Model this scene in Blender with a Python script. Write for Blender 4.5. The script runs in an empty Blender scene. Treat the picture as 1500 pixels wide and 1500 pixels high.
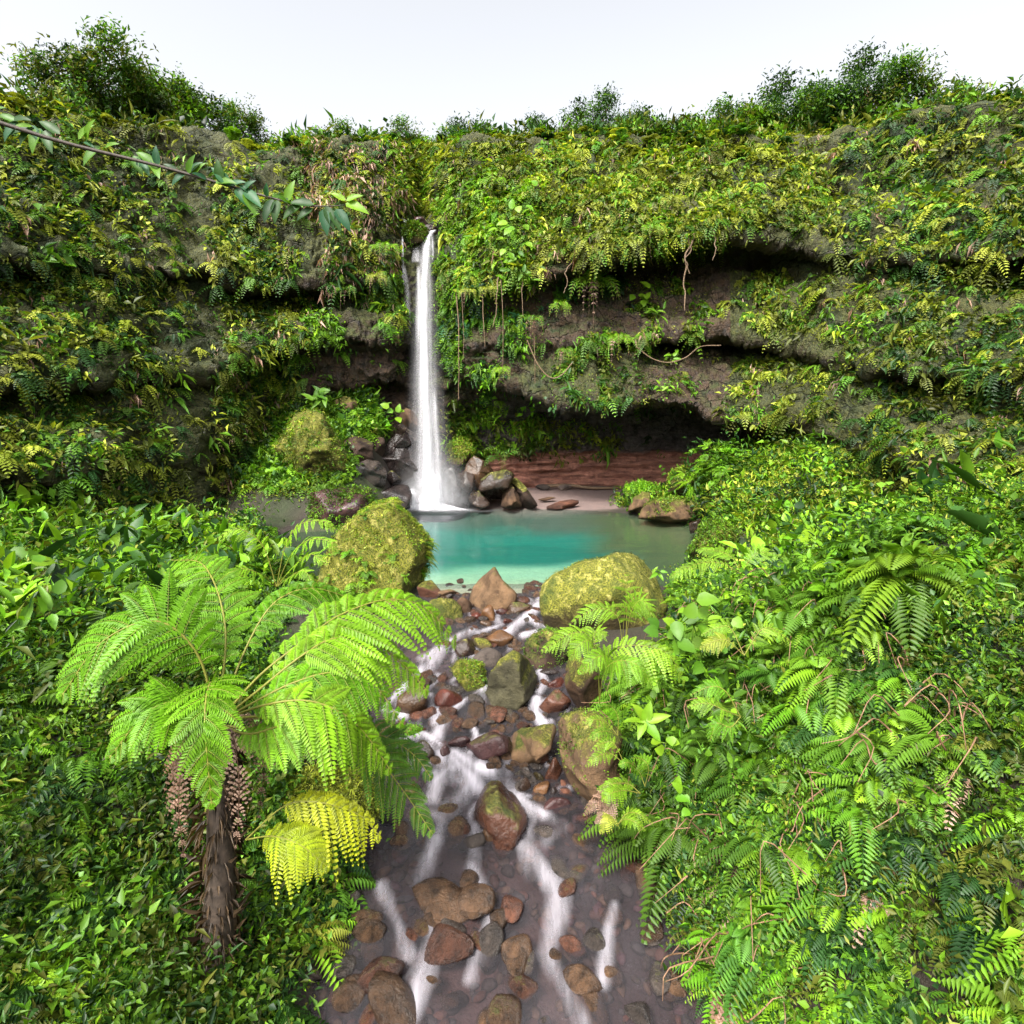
import bpy, bmesh, math, random
import numpy as np
from mathutils import Vector
RS = np.random.RandomState(7)
random.seed(7)
C = bpy.context.scene.collection
R_ = math.radians
F_PX, HX, HY, CAMZ = 900.0, 750.0, 640.0, 3.0

# ------------------------------------------------------------------ helpers
def at(x, y, Y):
    """point of the place seen at photo pixel x,y at distance Y (level view camera)"""
    return np.array([(x - HX) / F_PX * Y, Y, CAMZ - (y - HY) / F_PX * Y])
def proj(P):
    return HX + F_PX * P[:, 0] / P[:, 1], HY + F_PX * (CAMZ - P[:, 2]) / P[:, 1]
def nrm(v):
    return v / np.maximum(np.linalg.norm(v, axis=-1, keepdims=True), 1e-9)
def _h(ix, iy, iz, s):
    n = (ix * 374761393 + iy * 668265263 + iz * 2147483647 + s * 974711) & 0xffffffff
    n = ((n ^ (n >> 13)) * 1274126177) & 0xffffffff
    n = ((n ^ (n >> 16)) * 2246822519) & 0xffffffff
    return ((n ^ (n >> 15)) & 0xffffff) / float(0xffffff)
def vnoise(p, s=0):
    p = np.asarray(p, float)
    i = np.floor(p).astype(np.int64); f = p - i; u = f * f * (3 - 2 * f)
    ix, iy, iz = i[..., 0], i[..., 1], i[..., 2]; ux, uy, uz = u[..., 0], u[..., 1], u[..., 2]
    def L(a, b, t): return a + (b - a) * t
    c = [[[_h(ix + a, iy + b, iz + c_, s) for c_ in (0, 1)] for b in (0, 1)] for a in (0, 1)]
    return L(L(L(c[0][0][0], c[1][0][0], ux), L(c[0][1][0], c[1][1][0], ux), uy),
             L(L(c[0][0][1], c[1][0][1], ux), L(c[0][1][1], c[1][1][1], ux), uy), uz) * 2 - 1
def fbm(p, o=4, s=0):
    p = np.asarray(p, float); a, t, k = 1.0, 0.0, 0.0
    for j in range(o):
        t = t + a * vnoise(p * (2.03 ** j) + 17.3 * j, s + j); k += a; a *= 0.5
    return t / k
def smooth(a, b, x):
    t = np.clip((x - a) / (b - a), 0, 1); return t * t * (3 - 2 * t)

def mesh_obj(name, V, F, mat, parent=None, origin=None, col=None, sm=True, attrs=None, link=True):
    """F: list of index arrays (n,k). V in world space; origin is the object's own place"""
    V = np.asarray(V, float)
    if parent is not None:
        o0 = np.array(parent['_o'])
        off = o0
    else:
        off = np.zeros(3) if origin is None else np.asarray(origin, float)
    me = bpy.data.meshes.new(name)
    if not isinstance(F, (list, tuple)): F = [F]
    F = [np.asarray(f, np.int32) for f in F if len(f)]
    me.vertices.add(len(V)); me.vertices.foreach_set('co', (V - off).astype(np.float32).ravel())
    loops = np.concatenate([f.ravel() for f in F]); tot = np.concatenate([np.full(len(f), f.shape[1], np.int32) for f in F])
    st = np.concatenate([[0], np.cumsum(tot)[:-1]]).astype(np.int32)
    me.loops.add(len(loops)); me.loops.foreach_set('vertex_index', loops.astype(np.int32))
    me.polygons.add(len(tot)); me.polygons.foreach_set('loop_start', st)
    if sm: me.polygons.foreach_set('use_smooth', np.ones(len(tot), bool))
    if col is not None:
        ca = me.color_attributes.new('Col', 'FLOAT_COLOR', 'POINT')
        c4 = np.ones((len(V), 4), np.float32); c4[:, :3] = col; ca.data.foreach_set('color', c4.ravel())
    for k, a in (attrs or {}).items():
        fa = me.attributes.new(k, 'FLOAT', 'POINT'); fa.data.foreach_set('value', np.asarray(a, np.float32))
    me.update(calc_edges=True); me.validate()
    if mat: me.materials.append(mat)
    o = bpy.data.objects.new(name, me); C.objects.link(o)
    if parent is not None: o.parent = parent
    else: o.location = off
    o['_o'] = [float(v) for v in off]
    return o
def tag(o, label=None, cat=None, group=None, kind=None):
    if label: o['label'] = label
    if cat: o['category'] = cat
    if group: o['group'] = group
    if kind: o['kind'] = kind
    return o
def thing(name, label, cat, loc, group=None):
    o = bpy.data.objects.new(name, None); o.empty_display_size = 0.1; C.objects.link(o)
    o.location = [float(v) for v in loc]; o['_o'] = [float(v) for v in loc]
    return tag(o, label, cat, group)

# ------------------------------------------------------------------ materials
def newmat(name):
    m = bpy.data.materials.new(name); m.use_nodes = True
    nt = m.node_tree; nt.nodes.clear(); return m, nt
class NT:
    def __init__(s, nt): s.nt = nt
    def n(s, t, **kw):
        x = s.nt.nodes.new(t)
        for k, v in kw.items():
            if k.startswith('i_'):
                x.inputs[k[2:].replace('_', ' ')].default_value = v
            else: setattr(x, k, v)
        return x
    def l(s, a, b): s.nt.links.new(a, b)
    def mix(s, a, b, fac, blend='MIX'):
        x = s.nt.nodes.new('ShaderNodeMix'); x.data_type = 'RGBA'; x.blend_type = blend
        for sock, v in ((x.inputs[6], a), (x.inputs[7], b), (x.inputs[0], fac)):
            if hasattr(v, 'is_output'): s.l(v, sock)
            elif isinstance(v, (int, float)): sock.default_value = v
            else: sock.default_value = (*v, 1)
        return x.outputs[2]
    def math(s, op, a, b=0.0, c=None, clamp=False):
        x = s.nt.nodes.new('ShaderNodeMath'); x.operation = op; x.use_clamp = clamp
        for j, v in enumerate((a, b, c)):
            if v is None: continue
            if hasattr(v, 'is_output'): s.l(v, x.inputs[j])
            else: x.inputs[j].default_value = v
        return x.outputs[0]
    def rng(s, v, a, b, c=0.0, d=1.0):
        x = s.nt.nodes.new('ShaderNodeMapRange'); s.l(v, x.inputs[0])
        for j, q in enumerate((a, b, c, d)): x.inputs[j + 1].default_value = q
        return x.outputs[0]
    def noise(s, vec, scale, detail=4, rough=0.55):
        x = s.n('ShaderNodeTexNoise'); x.inputs['Scale'].default_value = scale
        x.inputs['Detail'].default_value = detail; x.inputs['Roughness'].default_value = rough
        if vec is not None: s.l(vec, x.inputs['Vector'])
        return x.outputs['Fac']
    def mapping(s, vec, scale):
        x = s.n('ShaderNodeMapping'); x.inputs['Scale'].default_value = scale; s.l(vec, x.inputs['Vector']); return x.outputs[0]
    def bump(s, h, strength, dist):
        x = s.n('ShaderNodeBump'); x.inputs['Strength'].default_value = strength; x.inputs['Distance'].default_value = dist
        s.l(h, x.inputs['Height']); return x.outputs[0]

def leaf_material(name='leaf', rough=0.45, trans=0.38):
    m, nt = newmat(name); g = NT(nt)
    a = g.n('ShaderNodeAttribute', attribute_name='Col')
    geo = g.n('ShaderNodeNewGeometry')
    nz = g.noise(geo.outputs['Position'], 9.0, 3)
    c = g.mix(a.outputs['Color'], (0.02, 0.03, 0.01), g.rng(nz, 0.5, 0.85, 0.0, 0.35))
    c = g.mix(c, (0.88, 0.88, 0.88), 1.0, 'MULTIPLY')
    p = g.n('ShaderNodeBsdfPrincipled'); p.inputs['Roughness'].default_value = rough; p.inputs['Specular IOR Level'].default_value = 0.3
    g.l(c, p.inputs['Base Color'])
    t = g.n('ShaderNodeBsdfTranslucent'); g.l(g.mix(c, (1.0, 1.0, 0.35), 1.0, 'MULTIPLY'), t.inputs['Color'])
    mx = g.n('ShaderNodeMixShader'); mx.inputs[0].default_value = trans
    g.l(p.outputs[0], mx.inputs[1]); g.l(t.outputs[0], mx.inputs[2])
    o = g.n('ShaderNodeOutputMaterial'); g.l(mx.outputs[0], o.inputs[0]); return m
M_LEAF = leaf_material()
def stem_material(name, col):
    m, nt = newmat(name); g = NT(nt)
    geo = g.n('ShaderNodeNewGeometry')
    nz = g.noise(geo.outputs['Position'], 25.0, 3)
    c = g.mix(col, tuple(0.45 * v for v in col), g.rng(nz, 0.35, 0.7))
    p = g.n('ShaderNodeBsdfPrincipled'); p.inputs['Roughness'].default_value = 0.7; g.l(c, p.inputs['Base Color'])
    g.l(g.bump(nz, 0.4, 0.01), p.inputs['Normal'])
    o = g.n('ShaderNodeOutputMaterial'); g.l(p.outputs[0], o.inputs[0]); return m
M_VINE = stem_material('vine_bark', (0.16, 0.10, 0.055))
M_RACHIS = stem_material('fern_rachis', (0.30, 0.30, 0.08))
M_TWIG = stem_material('dry_twig', (0.24, 0.13, 0.07))

def rock_material(name, rough, wet, lush=1.0):
    """base colour from the object's own colour, alpha is how mossy it is"""
    m, nt = newmat(name); g = NT(nt)
    oi = g.n('ShaderNodeObjectInfo'); geo = g.n('ShaderNodeNewGeometry'); tc = g.n('ShaderNodeTexCoord')
    add = g.n('ShaderNodeVectorMath', operation='ADD'); g.l(tc.outputs['Object'], add.inputs[0])
    sc = g.n('ShaderNodeVectorMath', operation='SCALE'); g.l(oi.outputs['Location'], sc.inputs[0]); sc.inputs['Scale'].default_value = 3.7
    g.l(sc.outputs[0], add.inputs[1]); v = add.outputs[0]
    n1 = g.noise(v, 2.2, 6, 0.6); n2 = g.noise(v, 9.0, 6, 0.65); n3 = g.noise(v, 38.0, 4, 0.6)
    vo = g.n('ShaderNodeTexVoronoi'); vo.inputs['Scale'].default_value = 42.0; g.l(v, vo.inputs['Vector'])
    base = oi.outputs['Color']
    dark = g.mix(base, (0.25, 0.23, 0.23), 1.0, 'MULTIPLY')
    lite = g.mix(base, (1.7, 1.5, 1.3), 1.0, 'MULTIPLY')
    c = g.mix(dark, lite, g.rng(n1, 0.3, 0.72))
    c = g.mix(c, dark, g.rng(n2, 0.52, 0.72, 0.0, 0.75))
    c = g.mix(c, (0.22, 0.19, 0.15), g.rng(n3, 0.60, 0.78, 0.0, 0.35))
    c = g.mix(c, (0.02, 0.018, 0.016), g.rng(vo.outputs['Distance'], 0.0, 0.16, 0.55, 0.0))
    # moss: on what faces up, broken by noise
    sx = g.n('ShaderNodeSeparateXYZ'); g.l(geo.outputs['Normal'], sx.inputs[0])
    up = g.math('MULTIPLY_ADD', sx.outputs['Z'], 0.42, g.math('MULTIPLY', n1, 0.9))
    up = g.math('ADD', up, g.math('MULTIPLY', n2, 0.55))
    mm = g.math('ADD', up, g.math('MULTIPLY_ADD', oi.outputs['Alpha'], 1.35, -1.60))
    ht = g.n('ShaderNodeAttribute', attribute_name='height').outputs['Fac']
    mm = g.math('ADD', mm, g.rng(ht, 0.05, 0.75, -0.42, 0.06))
    mf = g.rng(mm, -0.06, 0.14)
    c = g.mix(c, (0.35, 0.33, 0.34), g.rng(g.math('ADD', ht, g.math('MULTIPLY', n2, 0.25)), 0.36, 0.22, 0.0, 0.85), 'MULTIPLY')   # dark wet band above the waterline
    mossc = g.mix((0.022, 0.028, 0.005), (0.15, 0.145, 0.018), g.rng(n3, 0.36, 0.66))
    mossc = g.mix(mossc, (0.33, 0.29, 0.085), g.rng(n2, 0.52, 0.72, 0.0, 0.8))
    mossc = g.mix(mossc, (0.030, 0.042, 0.008), g.rng(n1, 0.50, 0.66, 0.0, 0.85))
    if lush != 1.0: mossc = g.mix(mossc, (lush, lush, lush), 1.0, 'MULTIPLY')
    c = g.mix(c, mossc, mf)
    p = g.n('ShaderNodeBsdfPrincipled'); g.l(c, p.inputs['Base Color'])
    r = g.math('ADD', rough, g.math('MULTIPLY', mf, 0.9 - rough))
    r = g.math('ADD', r, g.math('MULTIPLY_ADD', n2, 0.35, -0.17), clamp=True)
    g.l(r, p.inputs['Roughness']); p.inputs['Specular IOR Level'].default_value = 0.40 if wet else 0.25
    h = g.math('ADD', g.math('MULTIPLY', n2, 0.7), g.math('MULTIPLY', n3, g.math('MULTIPLY_ADD', mf, 0.5, 0.22)))
    g.l(g.bump(h, 0.75, 0.06), p.inputs['Normal'])
    o = g.n('ShaderNodeOutputMaterial'); g.l(p.outputs[0], o.inputs[0]); return m
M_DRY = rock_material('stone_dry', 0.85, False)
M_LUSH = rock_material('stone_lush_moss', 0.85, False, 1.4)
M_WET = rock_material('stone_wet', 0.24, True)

def cliff_material():
    m, nt = newmat('cliff_rock'); g = NT(nt)
    geo = g.n('ShaderNodeNewGeometry'); P = geo.outputs['Position']
    zone = g.n('ShaderNodeAttribute', attribute_name='red').outputs['Fac']
    mossz = g.n('ShaderNodeAttribute', attribute_name='moss').outputs['Fac']
    darkz = g.n('ShaderNodeAttribute', attribute_name='wetdark').outputs['Fac']
    n1 = g.noise(P, 0.55, 6, 0.6); n2 = g.noise(P, 2.6, 6, 0.65); n3 = g.noise(P, 11.0, 5, 0.6)
    lay = g.noise(g.mapping(P, (0.8, 0.8, 4.2)), 1.7, 7, 0.72)
    c = g.mix((0.010, 0.008, 0.007), (0.105, 0.060, 0.031), g.rng(n2, 0.3, 0.7))
    c = g.mix(c, (0.145, 0.088, 0.052), g.rng(n1, 0.52, 0.72, 0.0, 0.6))
    c = g.mix(c, (0.030, 0.026, 0.024), g.rng(n3, 0.5, 0.75, 0.0, 0.7))
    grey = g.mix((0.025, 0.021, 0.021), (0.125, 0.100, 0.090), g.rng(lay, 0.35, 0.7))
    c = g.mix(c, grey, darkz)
    red = g.mix((0.19, 0.075, 0.055), (0.80, 0.37, 0.26), g.rng(lay, 0.32, 0.68))
    red = g.mix(red, (0.06, 0.032, 0.026), g.rng(n3, 0.54, 0.72, 0.0, 0.55))
    c = g.mix(c, red, zone)
    sx = g.n('ShaderNodeSeparateXYZ'); g.l(geo.outputs['Normal'], sx.inputs[0])
    mm = g.math('ADD', g.math('MULTIPLY', n2, 0.8), g.math('MULTIPLY', n1, 0.5))
    mm = g.math('ADD', mm, g.math('MULTIPLY', sx.outputs['Z'], 0.30))
    mm = g.math('ADD', mm, g.math('MULTIPLY_ADD', mossz, 0.75, -1.10))
    mf = g.rng(mm, -0.10, 0.16)
    mc = g.mix((0.014, 0.022, 0.006), (0.085, 0.085, 0.018), g.rng(n3, 0.3, 0.7))
    mc = g.mix(mc, (0.022, 0.036, 0.010), g.rng(n1, 0.5, 0.66))
    c = g.mix(c, mc, mf)
    wv = g.n('ShaderNodeVectorMath', operation='ADD'); g.l(g.mapping(P, (1.0, 1.0, 1.7)), wv.inputs[0])
    nc = g.n('ShaderNodeTexNoise'); nc.inputs['Scale'].default_value = 1.1; nc.inputs['Detail'].default_value = 5; g.l(P, nc.inputs['Vector'])
    g.l(nc.outputs['Color'], wv.inputs[1])
    vo = g.n('ShaderNodeTexVoronoi', feature='DISTANCE_TO_EDGE'); vo.inputs['Scale'].default_value = 0.95; g.l(wv.outputs[0], vo.inputs['Vector'])
    crack = g.math('MULTIPLY', g.rng(vo.outputs['Distance'], 0.0, 0.035, 1.0, 0.0), g.math('MULTIPLY', g.math('SUBTRACT', 1.0, zone), g.rng(n1, 0.42, 0.58)))
    c = g.mix(c, (0.10, 0.10, 0.10), g.math('MULTIPLY', crack, 0.45, clamp=True), 'MULTIPLY')
    c = g.mix(c, (0.86, 0.86, 0.86), 1.0, 'MULTIPLY')
    p = g.n('ShaderNodeBsdfPrincipled'); g.l(c, p.inputs['Base Color']); g.l(g.rng(n2, 0.35, 0.65, 0.45, 0.85), p.inputs['Roughness'])
    p.inputs['Specular IOR Level'].default_value = 0.4
    h = g.math('ADD', g.math('MULTIPLY', n2, 1.0), g.math('MULTIPLY', n3, 0.4))
    h = g.math('ADD', h, g.math('MULTIPLY', lay, g.math('MULTIPLY_ADD', zone, 1.2, 0.25)))
    h = g.math('SUBTRACT', h, g.math('MULTIPLY', crack, 0.7))
    g.l(g.bump(h, 1.0, 0.22), p.inputs['Normal'])
    o = g.n('ShaderNodeOutputMaterial'); g.l(p.outputs[0], o.inputs[0]); return m
M_CLIFF = cliff_material()

def ground_material():
    m, nt = newmat('ground_soil'); g = NT(nt)
    geo = g.n('ShaderNodeNewGeometry'); P = geo.outputs['Position']
    a = g.n('ShaderNodeAttribute', attribute_name='Col')
    n2 = g.noise(P, 3.0, 5, 0.6); n3 = g.noise(P, 22.0, 4, 0.6)
    c = g.mix(a.outputs['Color'], (0.35, 0.33, 0.32), g.rng(n3, 0.45, 0.75, 0.0, 0.7), 'MULTIPLY')
    c = g.mix(c, (1.25, 1.2, 1.15), g.rng(n2, 0.45, 0.75), 'MULTIPLY')
    p = g.n('ShaderNodeBsdfPrincipled'); g.l(c, p.inputs['Base Color']); p.inputs['Roughness'].default_value = 0.8
    g.l(g.bump(g.math('ADD', n2, n3), 0.5, 0.05), p.inputs['Normal'])
    o = g.n('ShaderNodeOutputMaterial'); g.l(p.outputs[0], o.inputs[0]); return m
M_GROUND = ground_material()

def water_material(name, tint, rough, streak, foamcol=(0.66, 0.66, 0.69), gloss=1.0, veil=0.0, rip=0.9):
    m, nt = newmat(name); g = NT(nt)
    geo = g.n('ShaderNodeNewGeometry'); P = geo.outputs['Position']
    fo = g.n('ShaderNodeAttribute', attribute_name='foam').outputs['Fac']
    st = g.noise(g.mapping(P, streak), 1.0, 5, 0.6)
    tr = g.n('ShaderNodeBsdfTransparent'); tr.inputs[0].default_value = (*tint, 1)
    gl = g.n('ShaderNodeBsdfGlossy'); gl.inputs['Roughness'].default_value = rough
    gl.inputs['Color'].default_value = (0.9, 0.9, 0.92, 1)
    b = g.bump(g.math('ADD', st, g.math('MULTIPLY', g.noise(P, 5.5 if veil else 1.6, 4, 0.6), 0.8)), rip, 0.06); g.l(b, gl.inputs['Normal'])
    fr = g.n('ShaderNodeFresnel'); fr.inputs['IOR'].default_value = 1.33; g.l(b, fr.inputs['Normal'])
    m1 = g.n('ShaderNodeMixShader'); g.l(g.math('MULTIPLY', fr.outputs[0], gloss, clamp=True), m1.inputs[0]); g.l(tr.outputs[0], m1.inputs[1]); g.l(gl.outputs[0], m1.inputs[2])
    di = g.n('ShaderNodeBsdfDiffuse'); di.inputs['Color'].default_value = (*foamcol, 1)
    f = g.math('MULTIPLY', fo, g.rng(st, 0.36, 0.64, 0.22, 1.0), clamp=True)
    if veil:   # milky tint: fine bubbles, with the sky's reflection put into the colour
        f = g.math('MAXIMUM', f, g.rng(g.noise(P, 1.3, 4, 0.6), 0.35, 0.7, veil * 0.45, veil))
    m2 = g.n('ShaderNodeMixShader'); g.l(f, m2.inputs[0]); g.l(m1.outputs[0], m2.inputs[1]); g.l(di.outputs[0], m2.inputs[2])
    o = g.n('ShaderNodeOutputMaterial'); g.l(m2.outputs[0], o.inputs[0]); return m
M_POOL = water_material('pool_water', (0.80, 0.93, 0.90), 0.09, (0.35, 1.6, 1.0), gloss=0.55, rip=0.22)
M_STREAM = water_material('stream_water', (0.66, 0.60, 0.62), 0.22, (4.2, 0.9, 1.0), (0.66, 0.62, 0.68), gloss=0.75, veil=0.04)

def fall_material():
    m, nt = newmat('falling_water'); g = NT(nt)
    geo = g.n('ShaderNodeNewGeometry'); P = geo.outputs['Position']
    al = g.n('ShaderNodeAttribute', attribute_name='thick').outputs['Fac']
    st = g.noise(g.mapping(P, (7.5, 5.0, 0.16)), 1.0, 5, 0.6)
    f = g.math('MULTIPLY', al, g.rng(st, 0.30, 0.64, 0.35, 1.15), clamp=True)
    di = g.n('ShaderNodeBsdfDiffuse'); di.inputs['Color'].default_value = (0.70, 0.69, 0.73, 1)
    tl = g.n('ShaderNodeBsdfTranslucent'); tl.inputs['Color'].default_value = (0.70, 0.69, 0.73, 1)
    mx = g.n('ShaderNodeMixShader'); mx.inputs[0].default_value = 0.35; g.l(di.outputs[0], mx.inputs[1]); g.l(tl.outputs[0], mx.inputs[2])
    tr = g.n('ShaderNodeBsdfTransparent')
    m2 = g.n('ShaderNodeMixShader'); g.l(f, m2.inputs[0]); g.l(tr.outputs[0], m2.inputs[1]); g.l(mx.outputs[0], m2.inputs[2])
    o = g.n('ShaderNodeOutputMaterial'); g.l(m2.outputs[0], o.inputs[0]); return m
M_FALL = fall_material()
def mist_material():
    m, nt = newmat('water_mist'); g = NT(nt)
    v = g.n('ShaderNodeVolumePrincipled'); v.inputs['Color'].default_value = (0.95, 0.95, 0.97, 1); tc = g.n('ShaderNodeTexCoord'); vm = g.n('ShaderNodeVectorMath', operation='DISTANCE'); g.l(tc.outputs['Generated'], vm.inputs[0]); vm.inputs[1].default_value = (0.5, 0.5, 0.36)
    fall_ = g.rng(vm.outputs['Value'], 0.08, 0.46, 1.0, 0.0); fall_ = g.math('MULTIPLY', fall_, fall_)
    nz = g.noise(g.n('ShaderNodeNewGeometry').outputs['Position'], 0.9, 3)
    g.l(g.math('MULTIPLY', fall_, g.rng(nz, 0.3, 0.7, 0.35, 1.3)), v.inputs['Density'])
    v.inputs['Anisotropy'].default_value = 0.1
    o = g.n('ShaderNodeOutputMaterial'); g.l(v.outputs[0], o.inputs['Volume']); return m
M_MIST = mist_material()

# ------------------------------------------------------------------ setting: heights
def level(Y):
    Y = np.asarray(Y, float)
    return np.where(Y >= 12.2, 0.0, -1.2 * (12.2 - Y) / 5.8)
def depth_at(y):
    """distance of the water surface seen at photo row y"""
    return 4971.6 / (y - 640 + 186.2) if y > 862 else 2700.0 / (y - 640)
CY = [-5, 2, 4.5, 6.4, 8, 9.5, 11.5, 12.6, 14]
CXC = [0, 0, 0, -0.15, -0.5, -0.65, -0.7, -0.7, -0.7]
CHW = [1.7, 1.7, 1.55, 1.42, 1.5, 1.55, 1.5, 2.4, 2.6]
def gdist(X, Y):
    dp = (np.sqrt(((X - 0.0) / 7.1) ** 2 + ((Y - 18.7) / 6.95) ** 2) - 1) * 6.6
    xc = np.interp(Y, CY, CXC); hw = np.interp(Y, CY, CHW)
    dc = np.abs(X - xc) - hw
    dc = np.where(Y > 13.5, 99, dc)
    dp = np.minimum(dp, np.hypot(X + 3.1, Y - 25.0) - 1.9)
    return np.minimum(dp, dc)
def ground_z(X, Y):
    X = np.asarray(X, float); Y = np.asarray(Y, float)
    d = gdist(X, Y); L = level(Y)
    Pn = np.stack([X, Y, 0 * X], -1)
    nz = fbm(Pn * 0.7, 4, 5)
    # bank slopes
    slR = 0.95 - 0.76 * smooth(6.4, 9.8, Y); slL = 0.58 - 0.46 * smooth(6.5, 9.5, Y)
    sl = np.where(X > 0, slR, slL)
    bank = sl * np.clip(d, 0, 3.2) + 0.22 * np.clip(d - 3.2, 0, 9)
    z = L + np.where(d > 0, bank, -np.clip(-d * 0.35, 0, np.where(Y > 12.6, 1.0, 0.16)) - 0.03)
    z = z + nz * np.where(d > 0, 0.16 * np.clip(d, 0, 1.5), 0.05)
    # shelf at the back of the pool: sand
    beach = smooth(-1.6, 0.4, X) * smooth(24.9, 25.6, Y)
    zb = 0.02 + 0.13 * (Y - 25.6) + 0.03 * nz
    z = z * (1 - beach) + zb * beach
    # talus left of the fall
    t = smooth(-3.7, -6.4, X) * smooth(18.8, 20.2, Y)
    zt = 0.25 + 0.80 * np.clip(Y - 20.4, 0, 6) + 0.35 * nz
    z = np.maximum(z, zt * t + (1 - t) * z)
    # slope right of the beach
    t = smooth(5.8, 7.2, X) * smooth(17.5, 20.5, Y)
    zt = 0.55 * np.clip(X - 5.9, 0, 5) + 0.35 * nz
    z = np.where(X > 5, np.maximum(z * (1 - t) + zt * t, np.where(d > 0, z * (1 - t), z)), z)
    # away from the gorge the land falls off
    far = smooth(30, 120, np.sqrt(X ** 2 + (Y - 12) ** 2))
    return z * (1 - far) - 1.0 * far

# ------------------------------------------------------------------ ground sheet
gx = np.concatenate([[-2500, -700, -250, -100, -60, -40, -28], np.arange(-20, -8, 0.3), np.arange(-8, 8, 0.085), np.arange(8, 20.1, 0.3), [28, 40, 60, 100, 250, 700, 2500]])
gy = np.concatenate([[-2500, -700, -200, -60, -20, -8, -4], np.arange(0, 3.5, 0.4), np.arange(3.5, 14, 0.085), np.arange(14, 34, 0.16), [36, 40, 60, 120, 400, 1000, 3000]])
GX, GY = np.meshgrid(gx, gy)
GZ = ground_z(GX, GY)
def ground_colour(X, Y, Z):
    d = gdist(X, Y); n = fbm(np.stack([X * 0.9, Y * 0.9, 0 * X], -1), 4, 11)[..., None]
    n2 = fbm(np.stack([X * 0.25, Y * 0.5, 0 * X + 3], -1), 4, 21)[..., None]
    soil = np.array([0.022, 0.015, 0.009]); mossy = np.array([0.018, 0.026, 0.006])
    c = soil + (mossy - soil) * np.clip(0.5 + 1.2 * n, 0, 1)
    bed = np.array([0.020, 0.012, 0.012]); bed2 = np.array([0.060, 0.034, 0.029])
    cb = bed + (bed2 - bed) * np.clip(0.35 + 1.5 * n, 0, 1)
    inw = smooth(0.35, -0.1, d)[..., None]
    c = c * (1 - inw) + cb * inw
    # pool bed: pale sand near the outflow, turquoise in the deep, brown right and far
    pool = (smooth(12.3, 13.0, Y) * smooth(0.1, -0.4, d))[..., None]
    sand = np.array([0.36, 0.37, 0.25]); teal = np.array([0.000, 0.125, 0.100]); aqua = np.array([0.19, 0.37, 0.265]); brown = np.array([0.055, 0.066, 0.026]); grey = np.array([0.05, 0.075, 0.06])
    s = Y + n2[..., 0] * 1.6
    t1 = smooth(14.4, 19.4, s)[..., None]; t2 = smooth(17.8, 20.4, s)[..., None]; t3 = smooth(22.6, 24.4, s + 0.5 * n[..., 0])[..., None]
    cp = sand * (1 - t1) + aqua * t1; cp = cp * (1 - t2) + teal * t2; cp = cp * (1 - t3) + grey * t3
    rt = smooth(1.3, 3.8, X + n2[..., 0] * 1.5 - (Y - 18) * 0.13)[..., None]
    lt = smooth(-2.9, -4.4, X + n2[..., 0])[..., None]
    cp = cp * (1 - rt) + brown * rt; cp = cp * (1 - lt) + brown * 0.6 * lt
    nb = smooth(14.0, 12.5, s)[..., None]; cp = cp * (1 - nb) + cb * nb
    c = c * (1 - pool) + cp * pool
    beach = (smooth(-1.6, 0.2, X) * smooth(24.6, 25.4, Y) * smooth(7.4, 6.6, X))[..., None]
    sandc = np.array([0.165, 0.118, 0.108]); c = c * (1 - beach) + sandc * beach
    return c
nyg, nxg = GX.shape
idx = np.arange(nxg * nyg).reshape(nyg, nxg)
gF = np.stack([idx[:-1, :-1], idx[:-1, 1:], idx[1:, 1:], idx[1:, :-1]], -1).reshape(-1, 4)
gV = np.stack([GX, GY, GZ], -1).reshape(-1, 3)
tag(mesh_obj('ground', gV, gF, M_GROUND, col=ground_colour(GX, GY, GZ).reshape(-1, 3)), kind='structure')

# ------------------------------------------------------------------ pool and stream water
def seg_dist(X, Y, pts):
    best = np.full(X.shape, 1e9)
    for (a, b) in zip(pts[:-1], pts[1:]):
        ax, ay = a; bx, by = b; dx, dy = bx - ax, by - ay
        t = np.clip(((X - ax) * dx + (Y - ay) * dy) / max(dx * dx + dy * dy, 1e-9), 0, 1)
        best = np.minimum(best, np.hypot(X - ax - t * dx, Y - ay - t * dy))
    return best
def wpt(x, y):
    Y = depth_at(y); return ((x - HX) / F_PX * Y, Y)
px_ = np.arange(-8.2, 8.4, 0.11); py_ = np.concatenate([np.arange(12.15, 27.6, 0.11)])
PX, PY = np.meshgrid(px_, py_)
PZ = 0.012 * fbm(np.stack([PX * 0.5, PY * 1.2, 0 * PX], -1), 3, 2)
fl = wpt(636, 745)
n_ = fbm(np.stack([PX * 1.2, PY * 1.2, 0 * PX], -1), 3, 8)
foam = smooth(1.0, 0.35, np.hypot((PX - fl[0] - 0.05) / 1.55, (PY - 25.4) / 1.0) + 0.25 * n_)
foam = np.maximum(foam, 0.4 * smooth(1.0, 0.2, np.hypot((PX - fl[0] - 0.3) / 2.6, (PY - 25.2) / 1.3) + 0.3 * n_))
i2 = np.arange(PX.size).reshape(PX.shape)
pF = np.stack([i2[:-1, :-1], i2[:-1, 1:], i2[1:, 1:], i2[1:, :-1]], -1).reshape(-1, 4)
PV = np.stack([PX, PY, PZ], -1).reshape(-1, 3)
keep = (gdist(PX, PY).ravel()[pF].min(1) < 1.2)
tag(mesh_obj('pool', PV, pF[keep], M_POOL, attrs={'foam': foam.ravel()}), kind='structure')

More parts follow.
